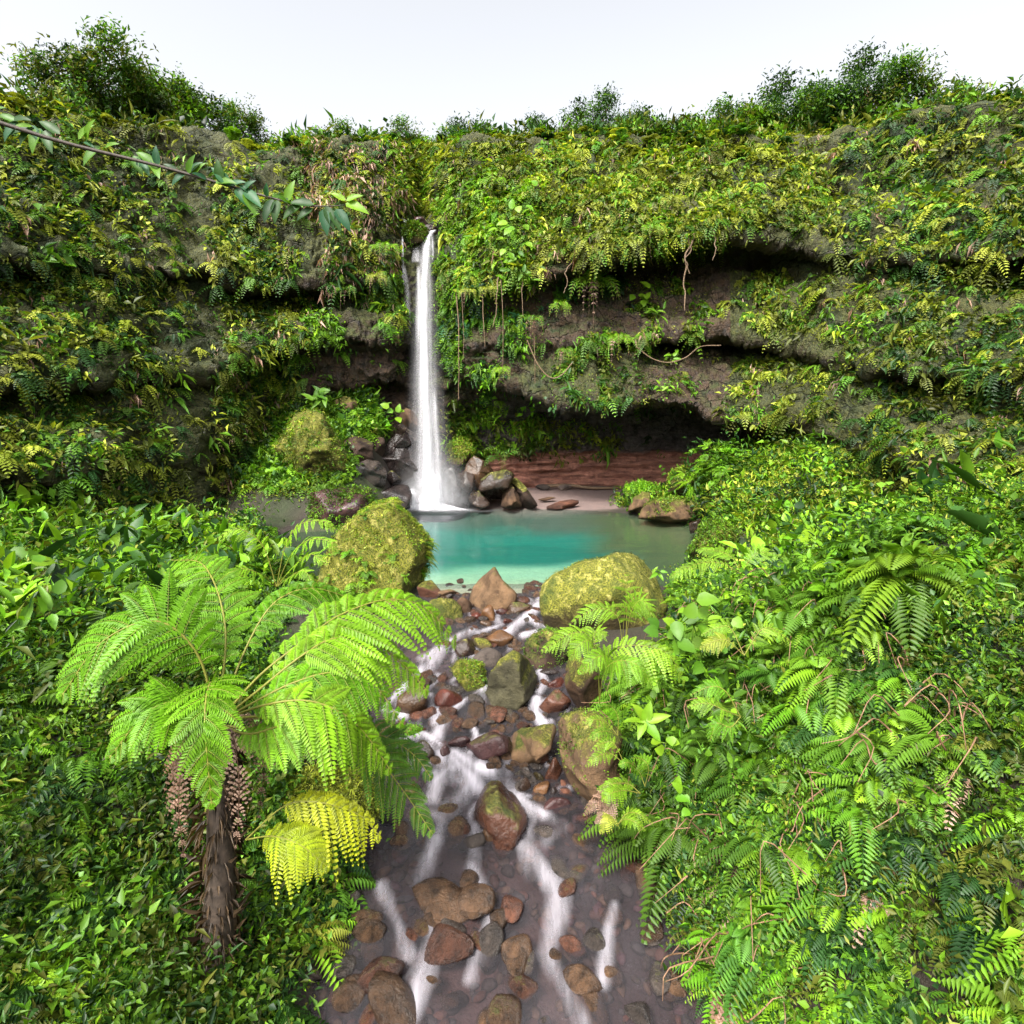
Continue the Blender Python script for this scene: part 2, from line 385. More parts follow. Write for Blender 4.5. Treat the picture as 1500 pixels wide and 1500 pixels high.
STREAKS = [  # (pixel polyline, half width in m, strength): where the water runs white
    ([(800, 868), (785, 893), (765, 910), (735, 935)], 0.15, 0.75), ([(770, 905), (800, 925), (770, 932)], 0.13, 0.95),
    ([(720, 895), (735, 918), (700, 928)], 0.10, 0.5), ([(690, 925), (655, 945), (625, 965)], 0.15, 0.7),
    ([(625, 965), (645, 955), (620, 985)], 0.16, 0.85), ([(595, 1005), (560, 1045), (590, 1050)], 0.10, 0.8),
    ([(630, 1022), (632, 1048), (640, 1062), (680, 1032), (712, 1010)], 0.10, 0.85), ([(640, 1045), (650, 1060), (640, 1085)], 0.13, 0.8),
    ([(600, 1082), (620, 1077), (645, 1095), (645, 1112)], 0.06, 0.9), ([(645, 1110), (660, 1130), (640, 1150), (630, 1175)], 0.16, 1.0),
    ([(665, 1108), (690, 1122), (720, 1135)], 0.15, 1.0), ([(660, 1115), (690, 1140), (700, 1160)], 0.15, 0.95), ([(640, 1140), (690, 1150), (660, 1190)], 0.18, 0.6),
    ([(786, 1025), (785, 1045), (795, 1060), (805, 1060)], 0.09, 0.95), ([(792, 985), (798, 1000), (790, 1015)], 0.07, 0.8),
    ([(750, 1165), (775, 1185), (800, 1200)], 0.12, 0.75), ([(745, 1165), (775, 1172)], 0.07, 0.7), ([(620, 1190), (650, 1205), (640, 1234)], 0.12, 0.35),
    ([(690, 1125), (740, 1150), (760, 1170)], 0.12, 0.4), ([(780, 1190), (830, 1215), (800, 1240)], 0.15, 0.25), ([(700, 880), (730, 905)], 0.08, 0.5),
    ([(690, 1060), (700, 1085), (690, 1105)], 0.06, 0.8), ([(640, 990), (625, 1015), (630, 1040)], 0.08, 0.4),
    ([(640, 1234), (615, 1300), (640, 1380), (600, 1480)], 0.14, 0.55), ([(770, 1240), (820, 1310), (800, 1400), (850, 1500)], 0.12, 0.5), ([(690, 1270), (720, 1350), (690, 1440)], 0.10, 0.55), ([(560, 1300), (600, 1400)], 0.08, 0.5), ([(900, 1330), (880, 1440)], 0.08, 0.5)]
sx_ = np.arange(-2.7, 2.4, 0.035); sy_ = np.arange(1.5, 12.5, 0.035)
SX, SY = np.meshgrid(sx_, sy_)
n1 = fbm(np.stack([SX * 2.2, SY * 1.4, 0 * SX], -1), 4, 31); n2 = fbm(np.stack([SX * 5, SY * 2, 0 * SX + 5], -1), 3, 41)
sfoam = np.zeros(SX.shape)
for pts, hw, k in STREAKS:
    dd = seg_dist(SX, SY, [wpt(*p) for p in pts]) + 0.07 * n1 + 0.025 * n2
    sfoam = np.maximum(sfoam, k * 0.85 * smooth(hw * 1.25, -hw * 0.25, dd))
SZ = level(SY) + 0.045 * n1 + 0.012 * n2 + 0.10 * smooth(12.6, 12.0, SY) * 0 + 0.05 * sfoam + 0.02
i2 = np.arange(SX.size).reshape(SX.shape)
sF = np.stack([i2[:-1, :-1], i2[:-1, 1:], i2[1:, 1:], i2[1:, :-1]], -1).reshape(-1, 4)
keep = gdist(SX, np.minimum(SY, 12.1)).ravel()[sF].min(1) < 0.45
stream_o = tag(mesh_obj('stream', np.stack([SX, SY, SZ], -1).reshape(-1, 3), sF[keep], M_STREAM, attrs={'foam': sfoam.ravel()}), kind='structure')

# ------------------------------------------------------------------ cliff
# per column: rim, upper face, upper lip, recess, recess foot, middle face, ledge, ledge inside, ledge foot, low lip, cave roof, cave back, band top, foot
COLS = {
 -420: [(95,15.00),(213,14.03),(338,12.23),(360,13.07),(404,12.55),(477,11.74),(536,10.85),(551,11.75),(587,11.21),(646,10.43),(683,9.90),(727,10.53),(779,9.91),(830,9.50)],
 -50: [(150,18.60),(258,17.65),(373,15.88),(393,16.72),(434,16.20),(501,15.40),(555,14.51),(568,15.42),(602,14.88),(656,14.11),(690,13.58),(730,14.21),(778,13.60),(825,13.20)],
 150: [(188,22.00),(286,20.92),(390,19.03),(408,19.85),(445,19.30),(506,18.44),(555,17.51),(567,18.41),(598,17.84),(647,17.03),(678,16.48),(714,17.08),(757,16.44),(800,16.00)],
 300: [(206,24.60),(297,23.84),(394,22.21),(411,23.07),(445,22.60),(502,21.87),(547,21.04),(559,21.96),(587,21.46),(633,20.75),(661,20.25),(695,20.92),(735,20.36),(775,20.00)],
 400: [(222,25.6),(310,24.2),(418,23.4),(426,24.9),(452,24.9),(475,23.6),(498,23.2),(503,25.4),(520,25.4),(565,25.0),(580,25.0),(620,24.8),(680,24.6),(745,24.2)],
 445: [(218,26.2),(300,24.6),(418,23.6),(425,25.4),(452,25.4),(475,23.8),(498,23.4),(502,24.5),(518,24.6),(565,24.8),(580,25.3),(620,25.5),(680,25.5),(745,25.5)],
 500: [(215,26.8),(300,25.2),(420,24.4),(430,25.3),(450,25.3),(470,24.4),(493,24.0),(497,25.0),(515,25.1),(560,25.3),(570,26.2),(620,26.5),(680,26.4),(745,26.4)],
 570: [(212,27.6),(300,26.0),(400,25.4),(410,25.9),(440,25.6),(470,25.0),(496,24.8),(500,25.6),(520,25.7),(548,25.7),(556,27.6),(600,27.4),(660,27.0),(745,26.6)],
 592: [(222,29.6),(290,28.4),(338,26.5),(360,26.3),(420,26.1),(470,25.9),(500,25.8),(505,27.0),(530,27.0),(560,26.5),(575,27.4),(620,27.0),(680,26.7),(745,26.6)],
 620: [(232,31.5),(305,30.4),(339,26.5),(360,26.6),(420,26.7),(470,26.7),(500,26.7),(510,26.9),(535,26.9),(565,26.7),(590,26.9),(630,26.8),(690,26.7),(748,26.6)],
 646: [(222,28.6),(290,26.6),(380,25.9),(420,26.0),(450,26.0),(480,26.0),(505,26.0),(515,26.2),(535,26.1),(565,26.0),(580,26.6),(620,26.7),(680,26.8),(742,26.8)],
 690: [(212,27.0),(300,25.4),(420,24.9),(440,25.2),(465,25.3),(490,25.2),(505,25.1),(515,25.3),(530,25.2),(556,25.0),(552,26.6),(590,28.0),(664,28.6),(716,28.8)],
 760: [(210,26.8),(300,25.0),(402,24.3),(414,25.3),(440,25.5),(480,25.2),(500,25.0),(512,25.2),(530,25.0),(570,24.6),(563,26.8),(600,28.2),(667,29.0),(713,29.2)],
 830: [(208,26.6),(300,24.6),(392,23.7),(398,25.3),(425,25.7),(480,25.0),(505,24.8),(513,25.2),(530,24.6),(592,23.9),(577,27.0),(612,28.8),(667,29.6),(712,29.8)],
 900: [(208,26.5),(290,24.2),(368,23.2),(371,25.8),(405,26.0),(460,25.0),(500,24.6),(508,25.4),(528,24.6),(594,23.6),(578,27.2),(615,29.2),(667,29.9),(711,30.1)],
 960: [(208,26.4),(285,24.0),(356,23.0),(359,26.0),(402,26.2),(440,25.0),(496,24.4),(500,27.2),(530,24.9),(588,23.5),(575,27.2),(615,29.0),(667,29.8),(710,30.0)],
 1010: [(210,26.2),(285,23.9),(350,22.9),(353,26.0),(402,26.0),(440,24.7),(490,24.0),(492,28.0),(526,25.2),(592,23.4),(580,26.8),(620,28.6),(667,29.3),(708,29.5)],
 1054: [(214,25.8),(285,23.7),(344,22.8),(347,25.5),(400,25.7),(435,24.4),(494,23.7),(496,28.2),(524,25.2),(612,23.0),(603,26.0),(628,28.5),(667,29.2),(706,29.6)],
 1110: [(214,25.5),(290,23.6),(348,22.7),(351,25.3),(400,25.5),(435,24.3),(496,23.6),(502,26.4),(530,24.8),(630,22.9),(625,25.6),(640,27.6),(667,28.2),(708,28.4)],
 1220: [(200,24.00),(287,23.28),(380,21.69),(396,22.56),(429,22.10),(483,21.39),(527,20.58),(538,21.50),(565,21.01),(609,20.30),(636,19.82),(669,20.50),(707,19.95),(745,19.60)],
 1370: [(175,21.60),(275,20.61),(381,18.79),(400,19.63),(438,19.10),(500,18.28),(550,17.38),(562,18.28),(594,17.74),(644,16.95),(675,16.42),(712,17.04),(756,16.42),(800,16.00)],
 1560: [(140,18.80),(250,17.81),(366,15.99),(387,16.83),(428,16.30),(496,15.48),(551,14.58),(565,15.48),(599,14.94),(654,14.15),(688,13.62),(729,14.24),(777,13.62),(825,13.20)],
 1950: [(90,15.20),(210,14.18),(338,12.35),(360,13.18),(405,12.65),(480,11.82),(540,10.91),(555,11.81),(592,11.26),(652,10.47),(690,9.93),(735,10.55),(788,9.92),(840,9.50)],
}
cx = np.array(sorted(COLS)); K = np.array([COLS[k] for k in cx], float)      # (cols, 14, 2)
xs = np.concatenate([np.linspace(-420, 400, 120), np.linspace(402, 1100, 400), np.linspace(1104, 1950, 120)])
def interp_cols(xs):
    out = np.zeros((len(xs), K.shape[1], 2))
    for j in range(K.shape[1]):
        for k in range(2):
            out[:, j, k] = np.interp(xs, cx, K[:, j, k])
    # soften the joints between columns
    ker = np.array([1, 2, 3, 4, 3, 2, 1], float); ker /= ker.sum()
    pad = np.concatenate([out[:1].repeat(3, 0), out, out[-1:].repeat(3, 0)])
    return sum(ker[q] * pad[q:q + len(out)] for q in range(7))
ic = interp_cols(xs)
# uneven lips: shift the rows a little with noise along the cliff
jit = np.stack([fbm(np.stack([xs * 0.022, 0 * xs + 3.1 * j, 0 * xs], -1), 4, 60 + j) for j in range(K.shape[1])], 1)
amp = np.array([14, 10, 12, 12, 9, 8, 7, 7, 7, 6, 6, 5, 3, 1.0])
ic[:, :, 0] += jit * amp
ic[:, :, 1] += np.stack([fbm(np.stack([xs * 0.02, 0 * xs + 1.7 * j, 0 * xs + 9], -1), 4, 80 + j) for j in range(K.shape[1])], 1) * 0.35
PTS = np.stack([(xs[:, None] - HX) / F_PX * ic[:, :, 1], ic[:, :, 1], CAMZ - (ic[:, :, 0] - HY) / F_PX * ic[:, :, 1]], -1)
top1 = PTS[:, :1] + np.array([0, 3.0, 0.9]); top0 = PTS[:, :1] * np.array([1.2, 1, 1]) + np.array([0, 14.0, 1.6])
foot = PTS[:, -1:] + np.array([0, 0.2, -1.4])
PTS = np.concatenate([top0, top1, PTS, foot], 1)
NR = 330
def resample(poly, n):
    # arc length resampling, weighted so that the short ledges keep points
    seg = np.linalg.norm(np.diff(poly, axis=0), axis=1); w = np.minimum(seg, 2.6) + 0.1
    s = np.concatenate([[0], np.cumsum(w)]); t = np.linspace(0, s[-1], n)
    o = np.stack([np.interp(t, s, poly[:, k]) for k in range(3)], -1)
    for _ in range(2):
        o[1:-1] = 0.25 * o[:-2] + 0.5 * o[1:-1] + 0.25 * o[2:]
    return o
CV = np.stack([resample(p, NR) for p in PTS])                                  # (nx, NR, 3)
def grid_normals(G):
    du = np.gradient(G, axis=0); dv = np.gradient(G, axis=1); return nrm(np.cross(dv, du))
N0 = grid_normals(CV)
if N0[len(xs) // 2, NR // 2, 1] > 0: N0 = -N0
big = fbm(CV * 0.55 * np.array([1, 1, 1.2]), 4, 3); rid = 1 - np.abs(fbm(CV * np.array([0.75, 0.75, 1.1]) + 5, 5, 13)) * 2
fine = fbm(CV * 3.1, 4, 23); strata = fbm(CV * np.array([0.5, 0.5, 5.5]), 4, 33)
qx, qy = proj(CV.reshape(-1, 3)); qx = qx.reshape(CV.shape[:2]); qy = qy.reshape(CV.shape[:2])
inred = smooth(657, 668, qy + 4 * big) * smooth(640, 700, qx) * smooth(1080, 1030, qx) * (CV[..., 1] > 26.5)
disp = 0.36 * big + 0.40 * rid + 0.20 * fine + 0.09 * (1 - np.abs(fbm(CV * 5.5, 3, 43)) * 3)
disp = disp * (1 - 0.65 * inred) + inred * 0.55 * strata
CV = CV + N0 * (disp - 0.15)[..., None]
cN = grid_normals(CV)
if cN[len(xs) // 2, NR // 2, 1] > 0: cN = -cN
qx, qy = proj(CV.reshape(-1, 3)); qx = qx.reshape(CV.shape[:2]); qy = qy.reshape(CV.shape[:2])
mossy = np.clip(0.42 + 0.5 * smooth(420, 330, qy) + 0.25 * smooth(760, 640, qx) * smooth(640, 560, qy), 0, 1)
mossy = np.where((qx > 435) & (qx < 610) & (qy > 498), 0.12, mossy); mossy = np.where((qx > 990) & (qy > 400) & (qy < 600), 0.35, mossy)
mossy = np.where((qx > 760) & (qx < 930) & (qy > 525) & (qy < 600), 0.72, mossy)
mossy = np.where((qx < 430) | (qx > 1070), 0.85, mossy)
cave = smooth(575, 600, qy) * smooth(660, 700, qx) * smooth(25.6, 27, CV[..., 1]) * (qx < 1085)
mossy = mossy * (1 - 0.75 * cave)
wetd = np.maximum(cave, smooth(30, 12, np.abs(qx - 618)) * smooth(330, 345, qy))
ii = np.arange(len(xs) * NR).reshape(len(xs), NR)
cF = np.stack([ii[:-1, :-1], ii[:-1, 1:], ii[1:, 1:], ii[1:, :-1]], -1).reshape(-1, 4)
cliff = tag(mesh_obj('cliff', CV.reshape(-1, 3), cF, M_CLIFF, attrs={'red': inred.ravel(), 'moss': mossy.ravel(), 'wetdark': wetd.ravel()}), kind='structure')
cP = CV.reshape(-1, 3); cNf = cN.reshape(-1, 3); cqx = qx.ravel(); cqy = qy.ravel()
cellA = (np.linalg.norm(np.cross(np.gradient(CV, axis=0), np.gradient(CV, axis=1)), axis=-1)).ravel()
# ------------------------------------------------------------------ rocks
_ico = {}
def ico(n):
    if n not in _ico:
        bm = bmesh.new(); bmesh.ops.create_icosphere(bm, subdivisions=n, radius=1.0)
        bm.verts.ensure_lookup_table()
        V = np.array([v.co[:] for v in bm.verts]); F = np.array([[v.index for v in f.verts] for f in bm.faces]); bm.free()
        _ico[n] = (nrm(V), F)
    return _ico[n]
def stone_shape(seed, sub=4, facets=10, sharp=10.0, lump=0.06):
    r = np.random.RandomState(seed); V, F = ico(sub)
    N = nrm(r.normal(size=(facets, 3))); H = r.uniform(0.62, 0.95, facets)
    N = np.concatenate([N, -N * np.array([1, 1, 1]) + 0.25 * r.normal(size=N.shape)]); N = nrm(N); H = np.concatenate([H, r.uniform(0.65, 0.98, facets)])
    q = np.clip(V @ N.T, 0, 1) / H
    rad = (np.sum(q ** sharp, 1) + 1e-6) ** (-1.0 / sharp)
    P = V * np.clip(rad, 0.4, 1.5)[:, None]
    P = P * (1 + lump * fbm(P * 1.7 + seed * 3.1, 4, seed % 97) + 0.35 * lump * fbm(P * 6 + seed, 3, seed % 89))[:, None]
    return P, F
def facet_offset(P, amp, seed):
    return P
COLK = dict(brown=(0.17, 0.105, 0.065), redbrown=(0.195, 0.090, 0.062), red=(0.215, 0.068, 0.052), purple=(0.135, 0.070, 0.078), grey=(0.125, 0.110, 0.105),
            olive=(0.175, 0.145, 0.062), dark=(0.060, 0.048, 0.050), orange=(0.27, 0.145, 0.070), greygreen=(0.165, 0.168, 0.105), pale=(0.46, 0.38, 0.35), tan=(0.30, 0.20, 0.12), darkbrown=(0.085, 0.055, 0.042))
def rock(name, label, cat, shape, Y=None, col='brown', moss=0.3, wet=False, seed=1, depth=0.9, sub=4, facets=9, sharp=10, lump=0.06, sink=0.16, group=None, mat=None):
    poly = [(shape[0], shape[1]), (shape[2], shape[1]), (shape[2], shape[3]), (shape[0], shape[3])] if not isinstance(shape[0], tuple) else list(shape)
    pl = np.array(poly, float); x0, y0 = pl.min(0); x1, y1 = pl.max(0)
    h = (y1 - y0)
    if Y is None: Y = depth_at(y1 - 0.08 * h)
    P, F = stone_shape(seed, sub, facets // 2 + 1 if sharp >= 9 else facets, sharp * (1.6 if sharp >= 9 else 1), lump)
    if isinstance(shape[0], tuple):
        # match the outline: same reach in every direction of the view plane
        c = np.array([(x0 + x1) / 2, (y0 + y1) / 2]); low = pl[:, 1] > c[1] + 0.3 * h
        pl[low, 1] += sink * h
        ang = np.linspace(-np.pi, np.pi, 181); R = np.zeros(181)
        for k, a in enumerate(ang):
            dx, dz = math.cos(a), math.sin(a); best = 0
            for (ax, ay), (bx, by) in zip(pl, np.roll(pl, -1, 0)):
                ax, ay, bx, by = ax - c[0], -(ay - c[1]), bx - c[0], -(by - c[1])
                den = dx * (by - ay) - dz * (bx - ax)
                if abs(den) < 1e-9: continue
                t = (ax * (by - ay) - ay * (bx - ax)) / den; u = (ax * dz - ay * dx) / den
                if t > 0 and -1e-6 <= u <= 1 + 1e-6: best = max(best, t)
            R[k] = best
        kk = np.array([1, 2, 1.]) / 4; R = np.convolve(np.concatenate([R[-2:-1], R, R[1:2]]), kk, 'valid')
        pa = np.arctan2(P[:, 2], P[:, 0]); pr = np.hypot(P[:, 0], P[:, 2])
        S = np.zeros(181); b = np.clip(((pa + np.pi) / (2 * np.pi) * 180).round().astype(int), 0, 180); np.maximum.at(S, b, pr)
        S[0] = S[180] = max(S[0], S[180]); S = np.maximum(S, 0.3)
        S = np.array([max(S[max(0, k - 2):k + 3]) for k in range(181)])
        f = np.interp(pa, ang, R) / np.interp(pa, ang, S)
        wv = (f * P[:, 0], f * P[:, 2]); dm = 0.5 * ((x1 - x0) + h) * 0.5 * depth
        Q = np.stack([wv[0], P[:, 1] * dm, wv[1]], -1)
    else:
        y1s = y1 + sink * h
        mn, mx = P.min(0), P.max(0); P = (P - (mn + mx) / 2) / (mx - mn) * 2
        c = np.array([(x0 + x1) / 2, (y0 + y1s) / 2])
        Q = P * np.array([(x1 - x0) / 2, 0.5 * ((x1 - x0) + h) * 0.5 * depth, (y1s - y0) / 2])
    if Y > 19 and Y < 29.5 and y1 > 580:
        Y = min(Y, float(ground_pt((x0 + x1) / 2, y1 - 0.2 * h)[1]))
    s0 = Y / F_PX; Yc = Y + 0.30 * 0.5 * ((x1 - x0) + h) * s0 * depth
    s = Yc / F_PX
    cen = at(c[0], c[1], Yc)
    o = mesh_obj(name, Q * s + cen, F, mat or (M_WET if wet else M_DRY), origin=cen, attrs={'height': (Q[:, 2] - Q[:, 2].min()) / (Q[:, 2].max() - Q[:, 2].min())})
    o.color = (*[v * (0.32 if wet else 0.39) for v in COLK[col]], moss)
    tag(o, label, cat, group)
    o['_o'] = [float(v) for v in cen]
    return o

# ------------------------------------------------------------------ leaves
LEAF_T = np.array([(0, 0, 0), (0.5, 0.42, 0.10), (0, 1.0, -0.14), (-0.5, 0.42, 0.10)]); LEAF_F = np.array([(0, 1, 2), (0, 2, 3)])
BROAD_T = np.array([(0, 0, 0), (0.42, 0.16, 0.06), (0.5, 0.42, 0.08), (0.30, 0.75, 0.0), (0, 1.0, -0.16), (-0.30, 0.75, 0.0), (-0.5, 0.42, 0.08), (-0.42, 0.16, 0.06), (0, 0.42, -0.03), (0, 0.75, -0.06)])
BROAD_F = np.array([(0, 1, 8), (1, 2, 8), (2, 3, 9), (2, 9, 8), (3, 4, 9), (4, 5, 9), (5, 6, 9), (6, 8, 9), (6, 7, 8), (7, 0, 8)])
def leaf_batch(B, T, N, L, W, col, tpl=(LEAF_T, LEAF_F)):
    t, f = tpl; n, k = len(B), len(t)
    T = nrm(T); S = nrm(np.cross(T, N)); N = np.cross(S, T)
    L = np.broadcast_to(L, (n,)); W = np.broadcast_to(W, (n,))
    V = (B[:, None] + S[:, None] * (t[None, :, 0:1] * W[:, None, None]) + T[:, None] * (t[None, :, 1:2] * L[:, None, None]) + N[:, None] * (t[None, :, 2:3] * L[:, None, None]))
    F = f[None] + (np.arange(n) * k)[:, None, None]
    Cc = np.repeat(np.broadcast_to(col, (n, 3))[:, None], k, 1)
    return V.reshape(-1, 3), F.reshape(-1, f.shape[1]), Cc.reshape(-1, 3)
class Veg:
    def __init__(s): s.V, s.F, s.C, s.n = [], [], [], 0
    def add(s, V, F, Cc):
        s.V.append(V); s.F.append(F + s.n); s.C.append(np.broadcast_to(Cc, V.shape)); s.n += len(V)
    def build(s, name, mat=None, parent=None, origin=None):
        by = {}
        for f in s.F: by.setdefault(f.shape[1], []).append(f)
        return mesh_obj(name, np.concatenate(s.V), [np.concatenate(v) for v in by.values()], mat or M_LEAF, parent=parent, origin=origin, col=np.concatenate(s.C), sm=False)
UP = np.array([0, 0, 1.0])
GREEN = {'lime': [(0.105, 0.28, 0.010), (0.22, 0.38, 0.018)], 'mid': [(0.060, 0.165, 0.012), (0.14, 0.28, 0.018)], 'deep': [(0.016, 0.055, 0.012), (0.04, 0.11, 0.014)],
         'fern': [(0.125, 0.31, 0.008), (0.22, 0.42, 0.013)], 'yellow': [(0.20, 0.26, 0.018), (0.38, 0.42, 0.05)], 'olive': [(0.065, 0.095, 0.012), (0.19, 0.21, 0.026)], 'dead': [(0.22, 0.12, 0.075), (0.46, 0.31, 0.24)],
         'gold': [(0.20, 0.34, 0.010), (0.42, 0.46, 0.015)], 'blue': [(0.02, 0.085, 0.035), (0.04, 0.14, 0.05)]}
def pick(n, keys, r=RS):
    """one colour per plant out of the named families"""
    ks = [k for k in keys]; A = np.array([GREEN[k][0] for k in ks]); B = np.array([GREEN[k][1] for k in ks])
    j = r.randint(len(ks), size=n); return A[j] + (B[j] - A[j]) * r.rand(n, 1)
def clumps(vg, P, N, m, L, W, keys, spread=0.1, out=0.7, up=0.25, droop=0.2, tpl=(LEAF_T, LEAF_F), r=RS, jitter=0.3):
    n = len(P)
    if n == 0: return
    col = np.repeat(pick(n, keys, r), m, 0) * (1 + jitter * (r.rand(n * m, 1) - 0.5) * 2)
    sc = np.repeat(r.uniform(0.65, 1.35, n), m)
    tone = np.repeat(1 + 1.15 * fbm(P * 0.9, 3, 91) + 0.7 * fbm(P * 3.1, 2, 92), m)[:, None]; col = col * np.clip(tone, 0.28, 1.7)
    P2 = np.repeat(P, m, 0); N2 = np.repeat(N, m, 0)
    B = P2 + r.normal(size=P2.shape) * spread * sc[:, None] + N2 * (r.rand(n * m, 1) * spread * 1.2)
    T = nrm(N2 * out + nrm(r.normal(size=P2.shape)) * 0.9 + UP * (up - droop))
    Nn = nrm(UP * 0.8 + N2 * 0.5 + 0.45 * r.normal(size=P2.shape))
    vg.add(*leaf_batch(B, T, Nn, L * sc * r.uniform(0.6, 1.3, n * m) * np.repeat(np.exp(0.30 * r.normal(size=n)), m), W * sc * r.uniform(0.6, 1.3, n * m) * np.repeat(np.exp(0.30 * r.normal(size=n)), m), np.clip(col, 0.004, 0.7), tpl))
def fernlets(vg, P, N, nf, L, keys, npn=9, out=0.7, up=0.35, droop=0.7, pl=0.26, pw=0.075, r=RS):
    n = len(P)
    if n == 0: return
    col = np.repeat(pick(n, keys, r), nf, 0) * (1 + 0.25 * (r.rand(n * nf, 1) - 0.5) * 2)
    tone = np.repeat(1 + 1.1 * fbm(P * 0.9, 3, 93), nf)[:, None]; col = col * np.clip(tone, 0.45, 1.7)
    Ls = np.repeat(L * r.uniform(0.6, 1.35, n), nf) * r.uniform(0.7, 1.2, n * nf)
    P2 = np.repeat(P, nf, 0); N2 = np.repeat(N, nf, 0)
    D = nrm(N2 * out + nrm(r.normal(size=P2.shape)) * 0.85 + UP * up)
    g_ = -UP * droop
    t = np.linspace(0.1, 0.98, npn)
    Q = P2[:, None] + D[:, None] * (Ls[:, None] * t)[..., None] + g_ * (Ls[:, None] * t ** 2)[..., None]
    T = nrm(D[:, None] + 2 * g_ * t[None, :, None] + 0 * Q)
    S = nrm(np.cross(T, UP + 0.4 * N2[:, None] + 0 * T)); Nn = nrm(np.cross(S, T))
    prof = np.sin(np.pi * (0.12 + 0.86 * t)) ** 0.8
    for sg in (1, -1):
        dirs = nrm(S * sg + 0.45 * T - 0.18 * UP)
        ln = (Ls[:, None] * pl * prof).ravel()
        vg.add(*leaf_batch(Q.reshape(-1, 3), dirs.reshape(-1, 3), Nn.reshape(-1, 3), ln, (Ls[:, None] * pw + 0 * t).ravel(), np.repeat(np.clip(col, 0.004, 0.7), npn, 0)))
def tube(pts, rad, k=6):
    pts = np.asarray(pts, float); n = len(pts); rad = np.broadcast_to(rad, (n,))
    T = nrm(np.gradient(pts, axis=0)); a = np.array([0.3, 0.9, 0.2]); S = nrm(np.cross(T, a)); U = np.cross(S, T)
    th = np.linspace(0, 2 * np.pi, k, endpoint=False)
    V = pts[:, None] + rad[:, None, None] * (np.cos(th)[None, :, None] * S[:, None] + np.sin(th)[None, :, None] * U[:, None])
    i = np.arange(n * k).reshape(n, k); j = np.roll(i, -1, 1)
    F = np.stack([i[:-1], j[:-1], j[1:], i[1:]], -1).reshape(-1, 4)
    return V.reshape(-1, 3), F
def curve(ctrl, n):
    """smooth line through points (Catmull-Rom)"""
    c = np.asarray(ctrl, float); c = np.concatenate([[2 * c[0] - c[1]], c, [2 * c[-1] - c[-2]]]); m = len(c) - 3
    u = np.linspace(0, m - 1e-6, n); k = u.astype(int); t = (u - k)[:, None]
    a, b, d, e = c[k], c[k + 1], c[k + 2], c[k + 3]
    return 0.5 * (2 * b + (d - a) * t + (2 * a - 5 * b + 4 * d - e) * t ** 2 + (3 * b - a - 3 * d + e) * t ** 3)
def frond(parent, ctrl, npin=16, plen=0.5, pw=0.06, key='lime', droop=0.5, lean=(0, -0.5, 0.85), sides=(1, 1), start=0.18, fwd=0.45, two=True, m=20, stalk=0.006, seed=0, tipk=None, name='frond', wid=0.36):
    """a fern frond: a curved midrib, leaflets off both sides, each leaflet itself a comb of small blades"""
    r = np.random.RandomState(seed + 101); vg = Veg()
    R = curve(ctrl, 60); Tn = nrm(np.gradient(R, axis=0))
    V, F = tube(R, np.linspace(stalk, stalk * 0.3, 60), 5); vg.add(V, F, np.array([0.30, 0.30, 0.06]) if key != 'dead' else np.array([0.16, 0.09, 0.06]))
    ts = np.linspace(start, 0.985, npin); base = pick(1, [key], r)[0]
    for q, t in enumerate(ts):
        k = t * 59; i = min(int(k), 58); p = R[i] + (R[i + 1] - R[i]) * (k - i); T = Tn[i]
        S = nrm(np.cross(T, np.array(lean))); Nn = np.cross(S, T)
        tt = (t - start) / (1 - start); prof = (0.30 + 0.70 * smooth(0, 0.25, tt)) * (1 - 0.93 * tt ** 1.7)
        for sg, kk in ((1, sides[0]), (-1, sides[1])):
            if kk <= 0 or r.rand() < 0.035: continue
            ln = plen * prof * kk * r.uniform(0.88, 1.1)
            d0 = nrm(S * sg + T * (fwd + 0.5 * tt) + 0.07 * r.normal(size=3) + Nn * 0.12)
            c0 = base * r.uniform(0.68, 1.22)
            if not two:
                vg.add(*leaf_batch(p[None], d0[None] - 0.25 * droop * UP, Nn[None], np.array([ln]), np.array([max(ln * wid * 0.6, 0.01)]), c0)); continue
            mm = max(5, int(m * (0.35 + 0.65 * prof)))
            s = np.linspace(0.03, 0.985, mm)
            g_ = -UP * droop * r.uniform(0.6, 1.5)
            Q = p + d0 * (ln * s)[:, None] + g_ * (ln * s ** 2)[:, None]
            PT = nrm(d0 + 2 * g_ * s[:, None]); PS = nrm(np.cross(PT, Nn)); PN = nrm(np.cross(PS, PT))
            V, F = tube(Q, np.linspace(stalk * 0.35, stalk * 0.12, mm), 3); vg.add(V, F, np.array([0.26, 0.32, 0.05]) if key != 'dead' else np.array([0.2, 0.11, 0.07]))
            pp = pw * (0.45 + 0.55 * prof) * (1 - s ** 2.2 * 0.92) * (0.75 + 0.25 * smooth(0, 0.15, s))
            spc = ln / mm
            cl = c0 * r.uniform(0.85, 1.15, (mm, 1))
            if tipk: cl = cl * (1 - 0.6 * s[:, None]) + 0.6 * s[:, None] * np.array(GREEN[tipk][1])
            for s2 in (1, -1):
                dd = nrm(PS * s2 + PT * 0.55 - UP * 0.10 + 0.05 * r.normal(size=(mm, 3)))
                vg.add(*leaf_batch(Q, dd, PN, pp * r.uniform(0.9, 1.1, mm), np.maximum(spc * 1.15, pp * wid * 0.7), cl))
    return vg.build(name, parent=parent)
def pts(*a): return [at(*p) for p in a]
def ground_pt(x, y):
    """where the ground is seen at a pixel"""
    Ys = np.linspace(3, 30, 1500); P = np.stack([(x - HX) / F_PX * Ys, Ys, CAMZ - (y - HY) / F_PX * Ys], -1)
    b = np.nonzero(P[:, 2] < ground_z(P[:, 0], P[:, 1]))[0]
    return P[b[0]] if len(b) else P[-1]
